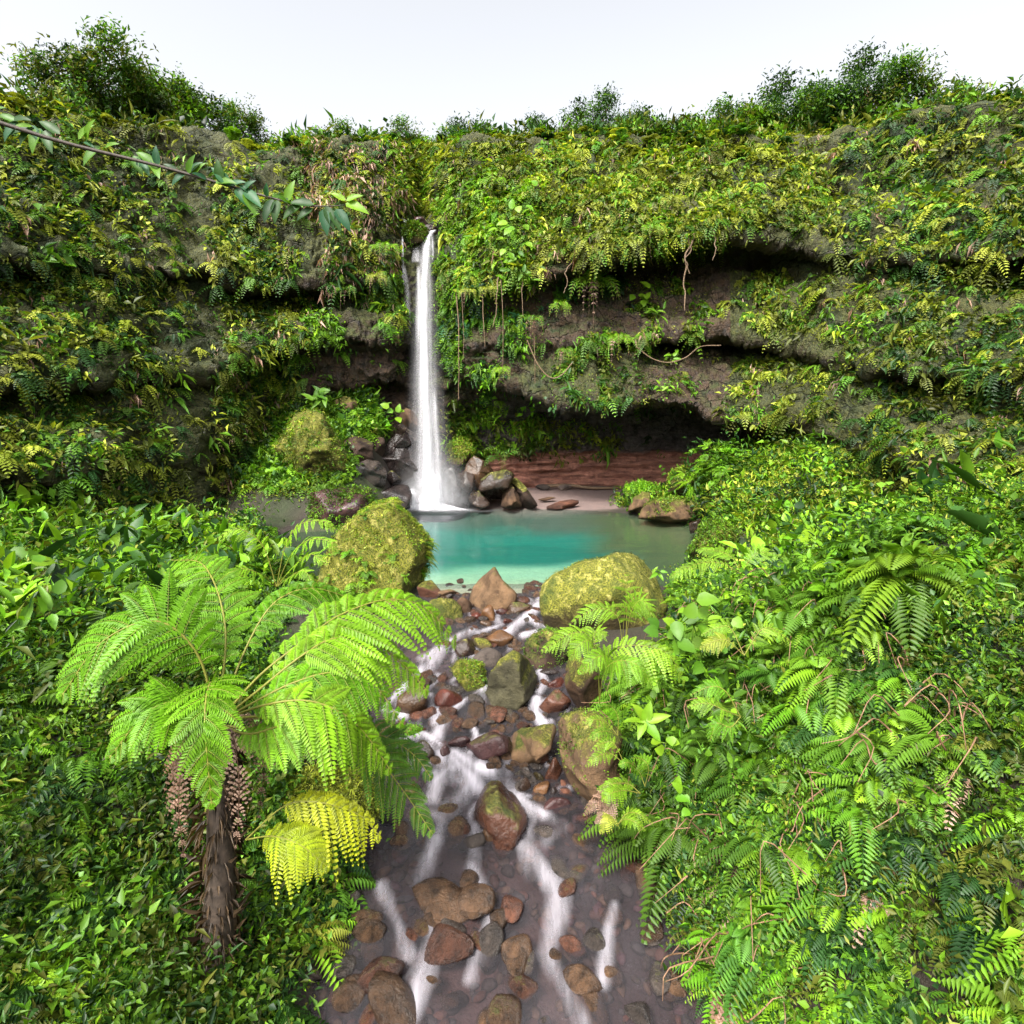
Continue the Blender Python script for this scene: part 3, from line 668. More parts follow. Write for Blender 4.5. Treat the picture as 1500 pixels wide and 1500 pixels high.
def cliff_pt(x, y, off=0.12, rad=5):
    m = np.nonzero((np.abs(cqx - x) < rad) & (np.abs(cqy - y) < rad))[0]
    if len(m) == 0: m = np.array([np.argmin((cqx - x) ** 2 + (cqy - y) ** 2)])
    Y = cP[m, 1].min() - off
    return at(x, y, Y)
# ------------------------------------------------------------------ boulders round the pool
def moss_cover(o, n, L, W, keys, thr=0.0, name='moss_cover', seed=3, out=0.6, zlo=-1e9, m=4):
    """short moss and tiny plants growing out of a boulder's skin"""
    r = np.random.RandomState(seed); me = o.data; nv = len(me.vertices)
    co_ = np.zeros(nv * 3, np.float32); me.vertices.foreach_get('co', co_); P = co_.reshape(-1, 3) + np.array(o['_o'])
    nn = np.zeros(nv * 3, np.float32); me.vertex_normals.foreach_get('vector', nn); N = nn.reshape(-1, 3)
    w_ = np.clip((N[:, 2] - thr) * 1.4 + 0.3 + 0.9 * fbm(P * 2.3, 3, seed), 0, 1) * (P[:, 2] > zlo) * (N[:, 1] < 0.6)
    k = r.choice(nv, n, p=w_ / w_.sum())
    e = (P.max(0) - P.min(0)).mean() / math.sqrt(nv) * 1.3
    B = P[k] + r.normal(size=(n, 3)) * e * (1 - np.abs(N[k]) * 0.85)
    vg = Veg(); clumps(vg, B, N[k], m, L, W, keys, spread=L * 0.45, out=out, up=0.2, droop=0.45, r=r)
    return vg.build(name, parent=o)
B_LEFT = rock('boulder', 'big yellow-green mossy boulder with a peaked top at the left edge of the pool', 'boulder',
     [(466, 866), (488, 806), (507, 768), (530, 748), (552, 736), (578, 731), (597, 742), (612, 768), (630, 796), (628, 824), (622, 838), (618, 862), (560, 880), (500, 878)], Y=11.7, col='olive', moss=1.0, seed=14, sub=6, facets=7, sharp=24, lump=0.045, mat=M_LUSH)
moss_cover(B_LEFT, 4200, 0.032, 0.014, ['yellow', 'yellow', 'olive', 'lime'], 0.0, out=0.35)
B_RIGHT = rock('boulder', 'broad rounded boulder with pale yellow moss on its back, right of the pool outlet', 'boulder',
     [(787, 872), (790, 850), (803, 838), (828, 829), (848, 819), (876, 811), (908, 807), (932, 814), (950, 828), (966, 850), (976, 880), (960, 912), (900, 925), (838, 924), (800, 914)], Y=10.6, col='olive', moss=0.90, seed=23, sub=6, facets=6, sharp=7, lump=0.055, depth=0.8, mat=M_LUSH)
moss_cover(B_RIGHT, 900, 0.022, 0.010, ['yellow', 'olive'], 0.15, seed=5)
ROCKS = [
 # name, label, outline or box, Y, colour, moss, wet, facets, sharp, lump
 ('stone', 'brown angular stone standing with a pointed top at the pool outlet', [(686, 880), (692, 862), (708, 845), (725, 829), (737, 846), (758, 866), (755, 880), (728, 888), (698, 895)], None, 'tan', .34, 0, 4, 26, .02),
 ('boulder', 'tall upright mossy stone with a slanted pointed top in midstream', [(704, 1030), (712, 1006), (718, 975), (732, 955), (752, 940), (764, 946), (774, 972), (790, 1002), (788, 1022), (770, 1036), (748, 1043), (722, 1036)], None, 'greygreen', .58, 0, 7, 16, .05),
 ('stone', 'round mossy green stone left of the tall upright stone', (660, 970, 715, 1014), None, 'olive', .88, 0, 8, 10, .07),
 ('boulder', 'rounded mossy boulder just behind the tip of the big fern', [(622, 900), (628, 882), (645, 874), (662, 876), (676, 890), (681, 908), (674, 924), (640, 926)], 10.9, 'olive', .70, 0, 7, 8, .05),
 ('stone', 'reddish brown stone at the waterline beside the big mossy boulder', (612, 850, 650, 878), None, 'redbrown', .45, 0, 8, 10, .06),
 ('stone', 'flat pale tan stone leaning on a reddish brown stone', (632, 863, 669, 876), None, 'tan', .25, 0, 7, 10, .05),
 ('stone', 'grey brown cobble between the fern boulder and the pointed stone', (669, 873, 692, 900), None, 'brown', .3, 0, 7, 8, .05),
 ('cobble', 'orange brown cobble standing upright in front of the pointed stone', (704, 886, 727, 911), None, 'orange', .1, 1, 6, 6, .03),
 ('cobble', 'smooth flat orange brown cobble left of the white riffle', (711, 924, 754, 947), None, 'orange', .15, 1, 6, 6, .03),
 ('cobble', 'dark brown sloping stone lying left of a mossy yellow cobble', (664, 936, 697, 964), None, 'darkbrown', .3, 1, 7, 8, .04),
 ('cobble', 'small yellow mossy cobble behind the smooth grey cobble', (693, 935, 721, 951), None, 'olive', .6, 0, 7, 8, .04),
 ('cobble', 'smooth grey cobble leaning against the tall upright stone', (693, 948, 737, 977), None, 'grey', .15, 0, 6, 6, .03),
 ('cobble', 'long brown cobble with a speckled top right of the pointed stone', (743, 882, 776, 900), None, 'brown', .35, 1, 6, 6, .03),
 ('cobble', 'red brown cobble at the lip of the pool right of the pointed stone', (752, 873, 779, 886), None, 'redbrown', .1, 1, 6, 6, .03),
 ('cobble', 'flat dark red cobble beside the upright orange cobble', (690, 897, 707, 909), None, 'red', .05, 1, 6, 6, .03),
 ('cobble', 'wet red cobble right of the upright orange cobble', (726, 890, 745, 902), None, 'red', .05, 1, 6, 6, .03),
 ('cobble', 'oval brown cobble below the upright orange cobble', (703, 909, 722, 918), None, 'brown', .15, 1, 6, 6, .03),
 ('cobble', 'small red cobble lying in the riffle left of the broad boulder', (737, 905, 753, 917), None, 'red', .05, 1, 6, 6, .03),
 ('stone', 'big wet brown stone beside the red stone near the fern tips', (577, 1005, 627, 1050), None, 'brown', .3, 1, 6, 8, .04),
 ('stone', 'rounded shiny dark red stone left of midstream', (636, 1008, 678, 1041), None, 'red', .05, 1, 6, 7, .04),
 ('stone', 'wet brown stone under the fronds of the big fern', (546, 1054, 587, 1080), None, 'redbrown', .15, 1, 7, 8, .04),
 ('stone', 'flat dark stone with a strip of bright moss near the fern tips', (583, 1063, 619, 1080), None, 'dark', .75, 1, 7, 8, .04),
 ('stone', 'rounded dark brown stone with white water curling round its back', (597, 1082, 638, 1118), None, 'darkbrown', .3, 1, 6, 8, .04),
 ('cobble', 'small wet purple cobble at the top of the white chute', (645, 1092, 661, 1116), None, 'purple', .0, 1, 6, 6, .03),
 ('cobble', 'brown cobble below the stone ringed by white water', (603, 1110, 625, 1128), None, 'darkbrown', .1, 1, 6, 6, .03),
 ('stone', 'shiny wet stone with mottled purple and green top above the white chute', (682, 1069, 750, 1116), None, 'purple', .28, 1, 8, 9, .06),
 ('cobble', 'wet purple stone with water sliding over it left of the mottled stone', (656, 1074, 690, 1100), None, 'purple', .05, 1, 6, 6, .04),
 ('boulder', 'long sloping brown stone with mossy edge beside the block boulder', [(742, 1104), (756, 1084), (776, 1066), (795, 1059), (812, 1062), (818, 1072), (806, 1086), (790, 1103), (768, 1118), (750, 1119)], None, 'tan', .42, 0, 7, 12, .04),
 ('stone', 'red brown angular stone below the bank right of midstream', (788, 1011, 836, 1049), None, 'redbrown', .2, 1, 7, 13, .04),
 ('cobble', 'flat bright red stone behind the angular red brown stone', (802, 993, 828, 1008), None, 'red', .0, 1, 6, 6, .03),
 ('cobble', 'shiny black wet stone behind the flat red stone', (786, 978, 822, 990), None, 'dark', .0, 1, 7, 7, .04),
 ('boulder', 'dark mossy boulder in front of the broad boulder', [(766, 962), (768, 940), (780, 926), (798, 918), (820, 922), (846, 932), (850, 958), (836, 976), (800, 978)], None, 'darkbrown', .55, 0, 7, 12, .05),
 ('boulder', 'mossy brown boulder half hidden by leaves above the block boulder', [(826, 1000), (832, 984), (846, 968), (868, 966), (880, 990), (886, 1030), (866, 1042), (848, 1034), (832, 1018)], 8.2, 'brown', .5, 0, 7, 12, .05),
 ('stone', 'mossy stone under the small fern right of midstream', (828, 957, 868, 992), None, 'olive', .6, 0, 7, 10, .05),
 ('boulder', 'large squared brown block boulder with mossy left edge against the right bank', [(817, 1070), (824, 1055), (846, 1045), (880, 1038), (905, 1050), (908, 1120), (890, 1160), (862, 1168), (834, 1158), (822, 1120)], 6.75, 'tan', .46, 0, 5, 16, .04),
 ('cobble', 'small pinkish stone beside the long sloping stone', (785, 1101, 804, 1120), None, 'redbrown', .1, 0, 7, 9, .03),
 ('stone', 'upright red and grey stone against the block boulder', (797, 1107, 823, 1149), None, 'redbrown', .3, 1, 6, 9, .03),
 ('cobble', 'small grey ball shaped pebble at the top of the pebble pile', (762, 1123, 776, 1137), None, 'grey', .0, 1, 5, 5, .02),
 ('cobble', 'egg shaped dark brown pebble on the left of the pebble pile', (758, 1140, 778, 1163), None, 'darkbrown', .0, 1, 5, 5, .02),
 ('cobble', 'yellowish brown pebble in the middle of the pebble pile', (778, 1145, 805, 1167), None, 'orange', .2, 1, 5, 5, .02),
 ('cobble', 'olive pebble wedged at the back of the pebble pile', (780, 1130, 797, 1148), None, 'olive', .2, 1, 5, 5, .02),
 ('cobble', 'shiny dark pebble under the red and grey stone', (804, 1152, 818, 1168), None, 'dark', .0, 1, 5, 5, .02),
 ('cobble', 'reddish wedge pebble touching the foot of the block boulder', (818, 1154, 838, 1168), None, 'redbrown', .0, 0, 6, 8, .02),
 ('cobble', 'tiny pinkish pebble above the reddish wedge pebble', (821, 1142, 831, 1157), None, 'redbrown', .0, 0, 6, 6, .02),
 ('stone', 'low purplish stone in front of the pebble pile', (794, 1166, 840, 1190), None, 'purple', .1, 1, 6, 7, .04),
 ('boulder', 'large rounded brown and purple stone at the bottom of the stream', [(693, 1196), (698, 1178), (712, 1162), (730, 1159), (750, 1172), (772, 1192), (776, 1214), (762, 1226), (730, 1226), (706, 1210)], None, 'redbrown', .38, 1, 5, 7, .04),
 ('cobble', 'upright brown cobble at the foot of the large purple stone', (704, 1205, 729, 1235), None, 'brown', .0, 1, 5, 6, .02),
 ('cobble', 'dark pitted cobble at the bottom edge left of the upright cobble', (672, 1220, 712, 1244), None, 'grey', .0, 0, 6, 8, .04),
 ('cobble', 'orange stone showing through the dark green fronds', (592, 1150, 612, 1166), None, 'orange', .0, 1, 6, 6, .03),
 ('boulder', 'mossy yellow green boulder on the left bank under the fern', [(420, 1190), (425, 1140), (455, 1124), (500, 1130), (540, 1150), (556, 1180), (540, 1205), (480, 1215)], 6.2, 'darkbrown', .85, 0, 7, 10, .06),
 ('boulder', 'dark brown boulder in shade beneath the drooping fronds', (430, 1078, 506, 1134), 6.7, 'darkbrown', .2, 0, 7, 10, .05),
 ('cobble', 'small tan stone at the water edge left of the big mossy boulder', (440, 863, 458, 882), 12.0, 'tan', .2, 0, 6, 7, .03),
 ('cobble', 'small pinkish stone tucked against the foot of the big mossy boulder', (456, 862, 474, 880), 12.1, 'redbrown', .2, 0, 6, 7, .03),
 # left of the fall
 ('boulder', 'large dark wet rock close beside the foot of the waterfall', [(556, 690), (558, 660), (566, 646), (580, 634), (600, 640), (618, 660), (620, 700), (596, 712), (570, 704)], 24.8, 'dark', .1, 1, 9, 16, .06),
 ('boulder', 'angular dark grey rock left of the waterfall foot', [(519, 694), (524, 678), (538, 672), (554, 676), (566, 694), (562, 708), (544, 716), (524, 708)], 23.6, 'grey', .1, 1, 8, 18, .04),
 ('boulder', 'rounded dark green rock between two dark rocks by the fall', (564, 689, 589, 711), 24.0, 'dark', .45, 1, 7, 9, .04),
 ('boulder', 'dark wet rock at the waterline left of the splash', (544, 710, 604, 748), 23.4, 'dark', .05, 1, 9, 14, .06),
 ('boulder', 'wide flat-topped dark rock behind the big mossy boulder', [(455, 745), (458, 720), (480, 714), (520, 714), (546, 718), (548, 745), (530, 770), (492, 782), (462, 772)], 20.6, 'purple', .22, 1, 8, 14, .05),
 ('boulder', 'brown block rock above the dark rocks left of the fall', [(498, 662), (506, 642), (520, 638), (544, 650), (548, 672), (530, 684), (508, 680)], 24.2, 'darkbrown', .3, 0, 8, 16, .05),
 ('stone', 'cracked brown rock under the leafy slope left of the fall', (538, 640, 566, 670), 24.9, 'darkbrown', .3, 0, 8, 14, .05),
 ('stone', 'small shiny dark rock highest beside the falling water', (577, 632, 604, 656), 24.9, 'dark', .1, 1, 8, 14, .05),
 ('stone', 'pale pinkish stone set in the mossy slope on the left', [(478, 668), (482, 650), (492, 645), (500, 658), (502, 674), (490, 680)], 22.3, 'pale', .1, 0, 7, 10, .05),
 ('boulder', 'tan rock with mossy front above the leafy slope on the left', [(488, 600), (492, 584), (510, 580), (528, 588), (530, 604), (510, 610)], 25.0, 'tan', .5, 0, 8, 12, .06),
 ('boulder', 'grey brown rock left of the fall half way up the slope', (586, 598, 616, 628), 25.3, 'brown', .3, 0, 8, 14, .05),
 # right of the fall
 ('boulder', 'dark wet rock right against the foot of the waterfall', [(646, 700), (652, 686), (664, 682), (676, 706), (690, 730), (688, 742), (662, 742), (650, 726)], 25.2, 'dark', .15, 1, 8, 14, .05),
 ('boulder', 'rock with a bright green mossy top right of the waterfall', [(654, 660), (666, 644), (680, 643), (692, 658), (690, 672), (672, 680), (660, 674)], 26.2, 'brown', .86, 0, 7, 10, .05),
 ('boulder', 'tall slanted grey brown rock right of the waterfall foot', [(680, 690), (684, 674), (694, 666), (712, 676), (724, 692), (716, 706), (700, 714), (684, 706)], 25.9, 'brown', .35, 1, 8, 16, .05),
 ('boulder', 'big wet slab leaning by the beach right of the fall', [(700, 716), (704, 702), (720, 690), (742, 686), (756, 694), (750, 712), (736, 726), (716, 728)], 25.4, 'darkbrown', .45, 1, 7, 15, .05),
 ('stone', 'wet olive block at the waterline right of the splash', (686, 719, 718, 742), 25.0, 'darkbrown', .35, 1, 7, 14, .04),
 ('stone', 'shiny dark red wet rock sloping down to the splash', (668, 690, 696, 724), 25.4, 'darkbrown', .1, 1, 8, 12, .05),
 ('boulder', 'pointed tan rock with a purple wet foot at the pool edge', [(733, 738), (736, 722), (744, 708), (752, 712), (764, 732), (766, 739), (748, 740)], 25.0, 'brown', .4, 0, 6, 16, .03),
 ('boulder', 'dark mossy rock sloping away behind the pointed tan rock', [(746, 706), (756, 700), (770, 712), (788, 732), (780, 739), (764, 738)], 25.4, 'darkbrown', .5, 0, 7, 14, .04),
 ('stone', 'flat reddish rock lying at the water edge of the beach', [(792, 742), (812, 737), (836, 732), (849, 733), (848, 740), (820, 744)], 25.3, 'redbrown', .15, 0, 7, 12, .04),
 ('stone', 'small pale stone at the back of the beach', (817, 709, 838, 718), 29.0, 'pale', .0, 0, 7, 10, .04),
 ('stone', 'grey stone beside the driftwood at the back of the beach', (784, 709, 806, 717), 29.0, 'grey', .2, 0, 7, 10, .04),
 ('stone', 'thin brown stone half buried in the beach sand', (788, 728, 815, 733), 26.6, 'brown', .2, 0, 7, 10, .04),
 # right of the beach
 ('boulder', 'low rock with vivid green moss at the right end of the beach', [(914, 722), (918, 712), (936, 708), (958, 710), (966, 720), (950, 728), (926, 731)], 24.4, 'darkbrown', .97, 0, 7, 9, .05),
 ('boulder', 'brown slab tilted into the water in front of the green mossy rock', [(919, 746), (928, 732), (944, 720), (956, 722), (950, 738), (936, 748)], 23.6, 'tan', .45, 0, 6, 16, .03),
 ('boulder', 'wide flat brown slab with mossy top reaching into the pool from the right', [(938, 758), (946, 742), (962, 730), (1000, 728), (1026, 740), (1032, 756), (1018, 764), (975, 761)], 21.7, 'tan', .62, 0, 6, 14, .04),
 ('boulder', 'tilted rock with yellow moss under the leafy shrub right of the beach', [(978, 716), (984, 696), (998, 682), (1010, 688), (1014, 708), (1000, 722)], 23.4, 'olive', .78, 0, 7, 14, .05),
 ('stone', 'small dark brown stone at the right shore of the pool', (1009, 760, 1028, 779), 19.8, 'darkbrown', .1, 1, 7, 12, .04),
 ('boulder', 'mossy dark green boulder at the right shore behind the ferns', [(1008, 806), (1014, 786), (1030, 770), (1056, 762), (1080, 780), (1080, 830), (1040, 830), (1014, 824)], 15.6, 'olive', .95, 0, 7, 10, .06),
 ('boulder', 'large rounded mossy outcrop on the left slope below the cliff', [(395, 700), (405, 640), (430, 606), (455, 598), (478, 606), (490, 634), (512, 660), (519, 690), (508, 716), (450, 728)], 21.8, 'olive', .97, 0, 8, 16, .30),
 # at the lip of the fall
 ('boulder', 'mossy round boulder perched at the top of the waterfall', [(591, 342), (594, 328), (604, 324), (616, 332), (626, 342), (620, 352), (604, 356)], 25.7, 'olive', .97, 0, 7, 8, .06),
 ('stone', 'dark reddish rock at the very top of the waterfall behind the mossy boulder', [(604, 326), (610, 319), (620, 320), (628, 330), (622, 337), (610, 334)], 26.6, 'purple', .1, 1, 7, 12, .05),
 ('stone', 'wet grey rock ledge where the water spills at the top of the fall', (622, 330, 642, 343), 26.5, 'purple', .1, 1, 7, 12, .05),
]
RO = {}
for k, (nm, lb, shp, Y, colr, mo, wet, fc, shrp, lmp) in enumerate(ROCKS):
    RO[lb] = rock(nm, lb, 'rock' if nm != 'cobble' else 'cobble', shp, Y, colr, mo, bool(wet), 31 + k * 7, sub=5 if nm == 'boulder' else 4, facets=fc, sharp=shrp, lump=lmp)
def R2(s): return [o for l, o in RO.items() if s in l][0]
moss_cover(R2('vivid green moss at the right end'), 1100, 0.09, 0.04, ['lime', 'mid'], -0.1)
moss_cover(R2('mossy dark green boulder at the right'), 2500, 0.06, 0.025, ['mid', 'lime', 'olive'], -0.5)
moss_cover(R2('large rounded mossy outcrop'), 1900, 0.07, 0.03, ['yellow', 'olive', 'lime', 'mid'], -0.5)
moss_cover(R2('perched at the top'), 900, 0.09, 0.04, ['lime', 'olive', 'mid'], -0.4)
moss_cover(R2('bright green mossy top right'), 700, 0.09, 0.035, ['lime', 'yellow'], 0.0)
moss_cover(R2('mossy yellow green boulder on the left bank'), 2500, 0.035, 0.014, ['yellow', 'olive'], -0.3)
moss_cover(R2('wide flat-topped dark rock'), 1400, 0.07, 0.035, ['mid', 'lime'], -2.0, zlo=-99).name = 'leafy_cover'
moss_cover(R2('wide flat brown slab'), 1100, 0.06, 0.03, ['lime', 'mid', 'yellow'], 0.2)
moss_cover(R2('tilted rock with yellow moss'), 900, 0.07, 0.03, ['yellow', 'lime'], 0.0)
moss_cover(R2('round mossy green stone left'), 700, 0.022, 0.010, ['yellow', 'olive', 'lime'], -0.1)
moss_cover(R2('strip of bright moss'), 250, 0.022, 0.012, ['mid'], 0.1)
moss_cover(R2('large squared brown block'), 350, 0.022, 0.010, ['lime', 'olive'], -0.2)
moss_cover(R2('dark mossy boulder in front'), 450, 0.025, 0.012, ['lime', 'mid'], -0.2)

# small cobbles: many alike, three colour kinds
base = []
for q in range(9):
    P, F = stone_shape(900 + q, 3, 6, 5.5, 0.04)
    P = P * np.array([1, 0.85, 0.62])
    base.append(mesh_obj('cobble', P, F, M_WET, attrs={'height': np.full(len(P), 0.8)}).data)
for o in [o for o in C.objects if o.name.startswith('cobble') and o.data in base]: bpy.data.objects.remove(o)
KIND = [('brown', 'small rounded wet brown cobble lying in the shallow stream', 'small brown cobbles in the stream'),
        ('redbrown', 'small rounded wet reddish cobble lying in the shallow stream', 'small reddish cobbles in the stream'),
        ('grey', 'small rounded wet grey cobble lying in the shallow stream', 'small grey cobbles in the stream')]
ZN = [((640, 852, 790, 872), 26, (0.05, 0.14)), ((640, 868, 800, 900), 46, (0.05, 0.13)), ((650, 900, 800, 960), 46, (0.05, 0.13)), ((570, 985, 720, 1065), 30, (0.06, 0.15)), ((700, 1040, 800, 1070), 26, (0.05, 0.12)),
      ((748, 1118, 840, 1190), 26, (0.04, 0.085)), ((560, 1060, 700, 1120), 12, (0.05, 0.12)), ((700, 1100, 780, 1160), 14, (0.05, 0.12)), ((780, 985, 830, 1010), 10, (0.05, 0.1)), ((570, 1170, 880, 1236), 10, (0.05, 0.12)), ((500, 1240, 1000, 1500), 70, (0.06, 0.2)), ((575, 980, 660, 1060), 14, (0.08, 0.16)), ((640, 1040, 760, 1070), 12, (0.06, 0.13)), ((840, 1170, 900, 1235), 8, (0.06, 0.13)), ((560, 1180, 690, 1235), 8, (0.07, 0.14))]
r = np.random.RandomState(77)
# gravel bed under the running water: too many pebbles to count
gv = []; gf = []; gc = []; nn_ = 0
gvV, gvF = stone_shape(950, 2, 5, 5.0, 0.03)
for _ in range(2600):
    Y = r.uniform(3.6, 12.6); xc = np.interp(Y, CY, CXC); hw = np.interp(Y, CY, CHW); X = r.uniform(xc - hw - 0.15, xc + hw + 0.15); s = r.uniform(0.025, 0.085)
    a = r.uniform(0, 6.28); P = gvV * np.array([1, 0.8, 0.6]) * s; P = np.stack([P[:, 0] * math.cos(a) - P[:, 1] * math.sin(a), P[:, 0] * math.sin(a) + P[:, 1] * math.cos(a), P[:, 2]], -1)
    gv.append(P + np.array([X, Y, float(ground_z(X, Y)) + 0.25 * s])); gf.append(gvF + nn_); nn_ += len(P)
    gc.append(np.broadcast_to(np.array(COLK[['brown', 'redbrown', 'purple', 'grey', 'darkbrown'][r.randint(5)]]) * r.uniform(0.2, 0.55), P.shape))
tag(mesh_obj('streambed_gravel', np.concatenate(gv), np.concatenate(gf), M_GROUND, col=np.concatenate(gc)), kind='stuff')
for (x0, y0, x1, y1), cnt, (a, b) in ZN:
    for _ in range(cnt):
        x, y = r.uniform(x0, x1), r.uniform(y0, y1); X, Y = wpt(x, y); s = r.uniform(a, b) * (1.0 if r.rand() > 0.2 else 1.35)
        o = bpy.data.objects.new('cobble', base[r.randint(9)]); C.objects.link(o)
        o.location = (X, Y, float(level(Y)) + s * r.uniform(-0.38, 0.30)); o.rotation_euler = (r.normal() * 0.25, r.normal() * 0.25, r.uniform(0, 6.28)); o.scale = (s, s, s)
        kd = KIND[r.choice(3, p=[0.5, 0.28, 0.22])]
        o.color = tuple(np.array(COLK[kd[0]]) * r.uniform(0.25, 0.5)) + (r.choice([0, 0, 0.25]),)
        tag(o, kd[1], 'cobble', kd[2])
# white water gathers on the upstream side of the stones and trails off below them
fo = stream_o.data.attributes['foam'].data; fv = np.zeros(len(fo), np.float32); fo.foreach_get('value', fv); fv = fv.reshape(SX.shape)
for o in [o for o in C.objects if o.get('category') in ('cobble', 'rock') and 3 < o.location.y < 11.9]:
    ox, oy = o.location.x, o.location.y; rx = max(o.dimensions.x, o.dimensions.y) / 2 if o.dimensions.x > 0 else 0.1
    if rx < 0.07 or rx > 0.42 or r.rand() > 0.42: continue
    m = (np.abs(SX - ox) < rx * 2.2) & (np.abs(SY - oy) < rx * 3.5)
    if not m.any(): continue
    dx, dy = SX[m] - ox, SY[m] - oy; rr_ = np.hypot(dx, dy); nn = n1[m] + n2[m]
    ring = smooth(0.07, 0.0, np.abs(rr_ - rx * 0.95) + 0.05 * nn) * smooth(-0.6, 0.5, dy / rx)
    tail = smooth(rx * 0.35, 0, np.abs(np.abs(dx) - rx * 0.75) + 0.06 * nn) * smooth(0.2, -0.3, dy / rx) * smooth(-2.4, -0.8, dy / rx)
    fv[m] = np.maximum(fv[m], r.uniform(0.2, 0.6) * np.maximum(ring, 0.7 * tail))
fo.foreach_set('value', fv.ravel())
# driftwood at the back of the beach
p = curve([at(798, 712, 29.2), at(835, 711, 29.2), at(870, 715, 29.0), at(905, 714, 29.2), at(922, 711, 29.3)], 30)
V, F = tube(p, np.linspace(0.09, 0.05, 30), 7)
tag(mesh_obj('driftwood', V, F, M_VINE, origin=p[0]), 'long dark driftwood log lying at the back of the beach', 'driftwood')

# ------------------------------------------------------------------ waterfall
fall = thing('waterfall', 'tall silky white waterfall dropping from the notch in the cliff into the pool', 'waterfall', at(630, 742, 25.6))
def sheet(path, nu=25, nv=90, bulge=0.4, off=0.0, fade=(0.02, 0.02), thick=1.0, edge=1.6, seed=0, wob=0.0, thin=0.0):
    """a bent curtain of falling water; path rows: (y, x, half width px, Y)"""
    A = np.array(path, float); y = np.linspace(A[0, 0], A[-1, 0], nv)
    X, H, Y = (np.interp(y, A[:, 0], A[:, k]) for k in (1, 2, 3)); u = np.linspace(-1, 1, nu)
    H = H * (1 + wob * fbm(np.stack([y * 0.02, 0 * y + seed, 0 * y], -1), 3, seed))
    xx = X[:, None] + H[:, None] * u; YY = Y[:, None] - bulge * np.minimum(1, H[:, None] / 14) * (1 - u ** 2) - off
    V = np.stack([(xx - HX) / F_PX * YY, YY, CAMZ - (y[:, None] - HY) / F_PX * YY + 0 * xx], -1)
    t = np.linspace(0, 1, nv)
    th = thick * (np.clip(1 - np.abs(u), 0, 1) ** (1 / edge))[None] * (smooth(0, fade[0], t) * smooth(1.0001, 1 - fade[1], t))[:, None]
    th = th * (1 - np.abs(u) ** 6)[None] * (1 - thin * smooth(0.45, 0.95, t))[:, None]
    i = np.arange(nu * nv).reshape(nv, nu); F = np.stack([i[:-1, :-1], i[:-1, 1:], i[1:, 1:], i[1:, :-1]], -1).reshape(-1, 4)
    return V.reshape(-1, 3), F, th.ravel()
def water_part(name, sheets):
    V, F, T, n = [], [], [], 0
    for v, f, t in sheets: V.append(v); F.append(f + n); T.append(t); n += len(v)
    return mesh_obj(name, np.concatenate(V), np.concatenate(F), M_FALL, parent=fall, attrs={'thick': np.concatenate(T)})
main = [(338, 633, 4, 26.1), (346, 629, 6.5, 25.9), (362, 626, 8.5, 25.7), (390, 623.5, 10.5, 25.55), (440, 622, 13, 25.4), (500, 622.5, 16, 25.3), (570, 624, 18.5, 25.2), (640, 627, 23, 25.1), (690, 629, 28, 25.0), (720, 632, 34, 24.9), (745, 636, 44, 24.75)]
def widen(pth, k, dx=0): return [(a, b + dx, c * k, d) for a, b, c, d in pth]
water_part('main_stream', [sheet(main, thick=0.78, fade=(0.01, 0.03), edge=0.8, thin=0.35), sheet(widen(main, 0.62, -1), thick=0.8, off=0.12, fade=(0.01, 0.06), seed=4, edge=0.8, thin=0.3), sheet(widen(main, 1.6, 1), thick=0.34, off=-0.12, fade=(0.06, 0.05), edge=0.8, seed=9),
                           sheet([(560, 636, 4, 25.0), (640, 640, 7, 24.9), (740, 644, 13, 24.8)], thick=0.4, fade=(0.2, 0.05))])
water_part('side_trickle', [sheet([(345, 589.5, 1.6, 26.0), (420, 590.5, 2.2, 25.9)], nu=9, nv=30, bulge=0.05, thick=0.8, fade=(0.1, 0.1))])
water_part('side_trickle', [sheet([(383, 591, 2.5, 25.8), (430, 597, 5, 25.75), (500, 598, 5, 25.6)], nu=9, nv=30, bulge=0.05, thick=0.42, fade=(0.15, 0.3))])
water_part('side_trickle', [sheet([(352, 611, 4, 26.1), (385, 610, 9, 25.9)], nu=9, nv=20, bulge=0.05, thick=0.45, fade=(0.3, 0.1)), sheet([(389, 613, 3, 25.6), (420, 613, 5, 25.5), (520, 614, 7, 25.4)], nu=9, nv=30, bulge=0.1, thick=0.6, fade=(0.05, 0.4))])
water_part('side_trickle', [sheet([(345, 633, 2, 26.0), (370, 634, 2, 25.8), (385, 633, 2, 25.8)], nu=7, nv=14, bulge=0.05, thick=0.7, fade=(0.1, 0.2))])
water_part('lip_water', [sheet([(330, 634, 6, 27.2), (336, 634, 6, 26.6), (341, 632, 5, 26.1)], nu=9, nv=10, bulge=0.0, thick=0.8), sheet([(319, 590, 3, 26.6), (326, 595, 3, 26.3)], nu=9, nv=10, bulge=0.0, thick=0.9)])
def hump(x, y0, y1, hw, Y):  # water arching over a rock at the foot
    rows = [(y0, x, hw * 0.2, Y + 0.2), (y0 + 1.5, x, hw * 0.5, Y), (y0 + (y1 - y0) * 0.15, x, hw * 0.8, Y - 0.12), (y0 + (y1 - y0) * 0.45, x, hw, Y - 0.25), (y1, x, hw * 1.25, Y - 0.4)]
    return sheet(rows, nu=15, nv=30, bulge=0.3, thick=0.75, fade=(0.25, 0.02), edge=1.2)
water_part('splash', [hump(604, 712, 746, 9, 24.6), hump(638, 692, 742, 9, 24.6), hump(622, 722, 748, 16, 24.5)])
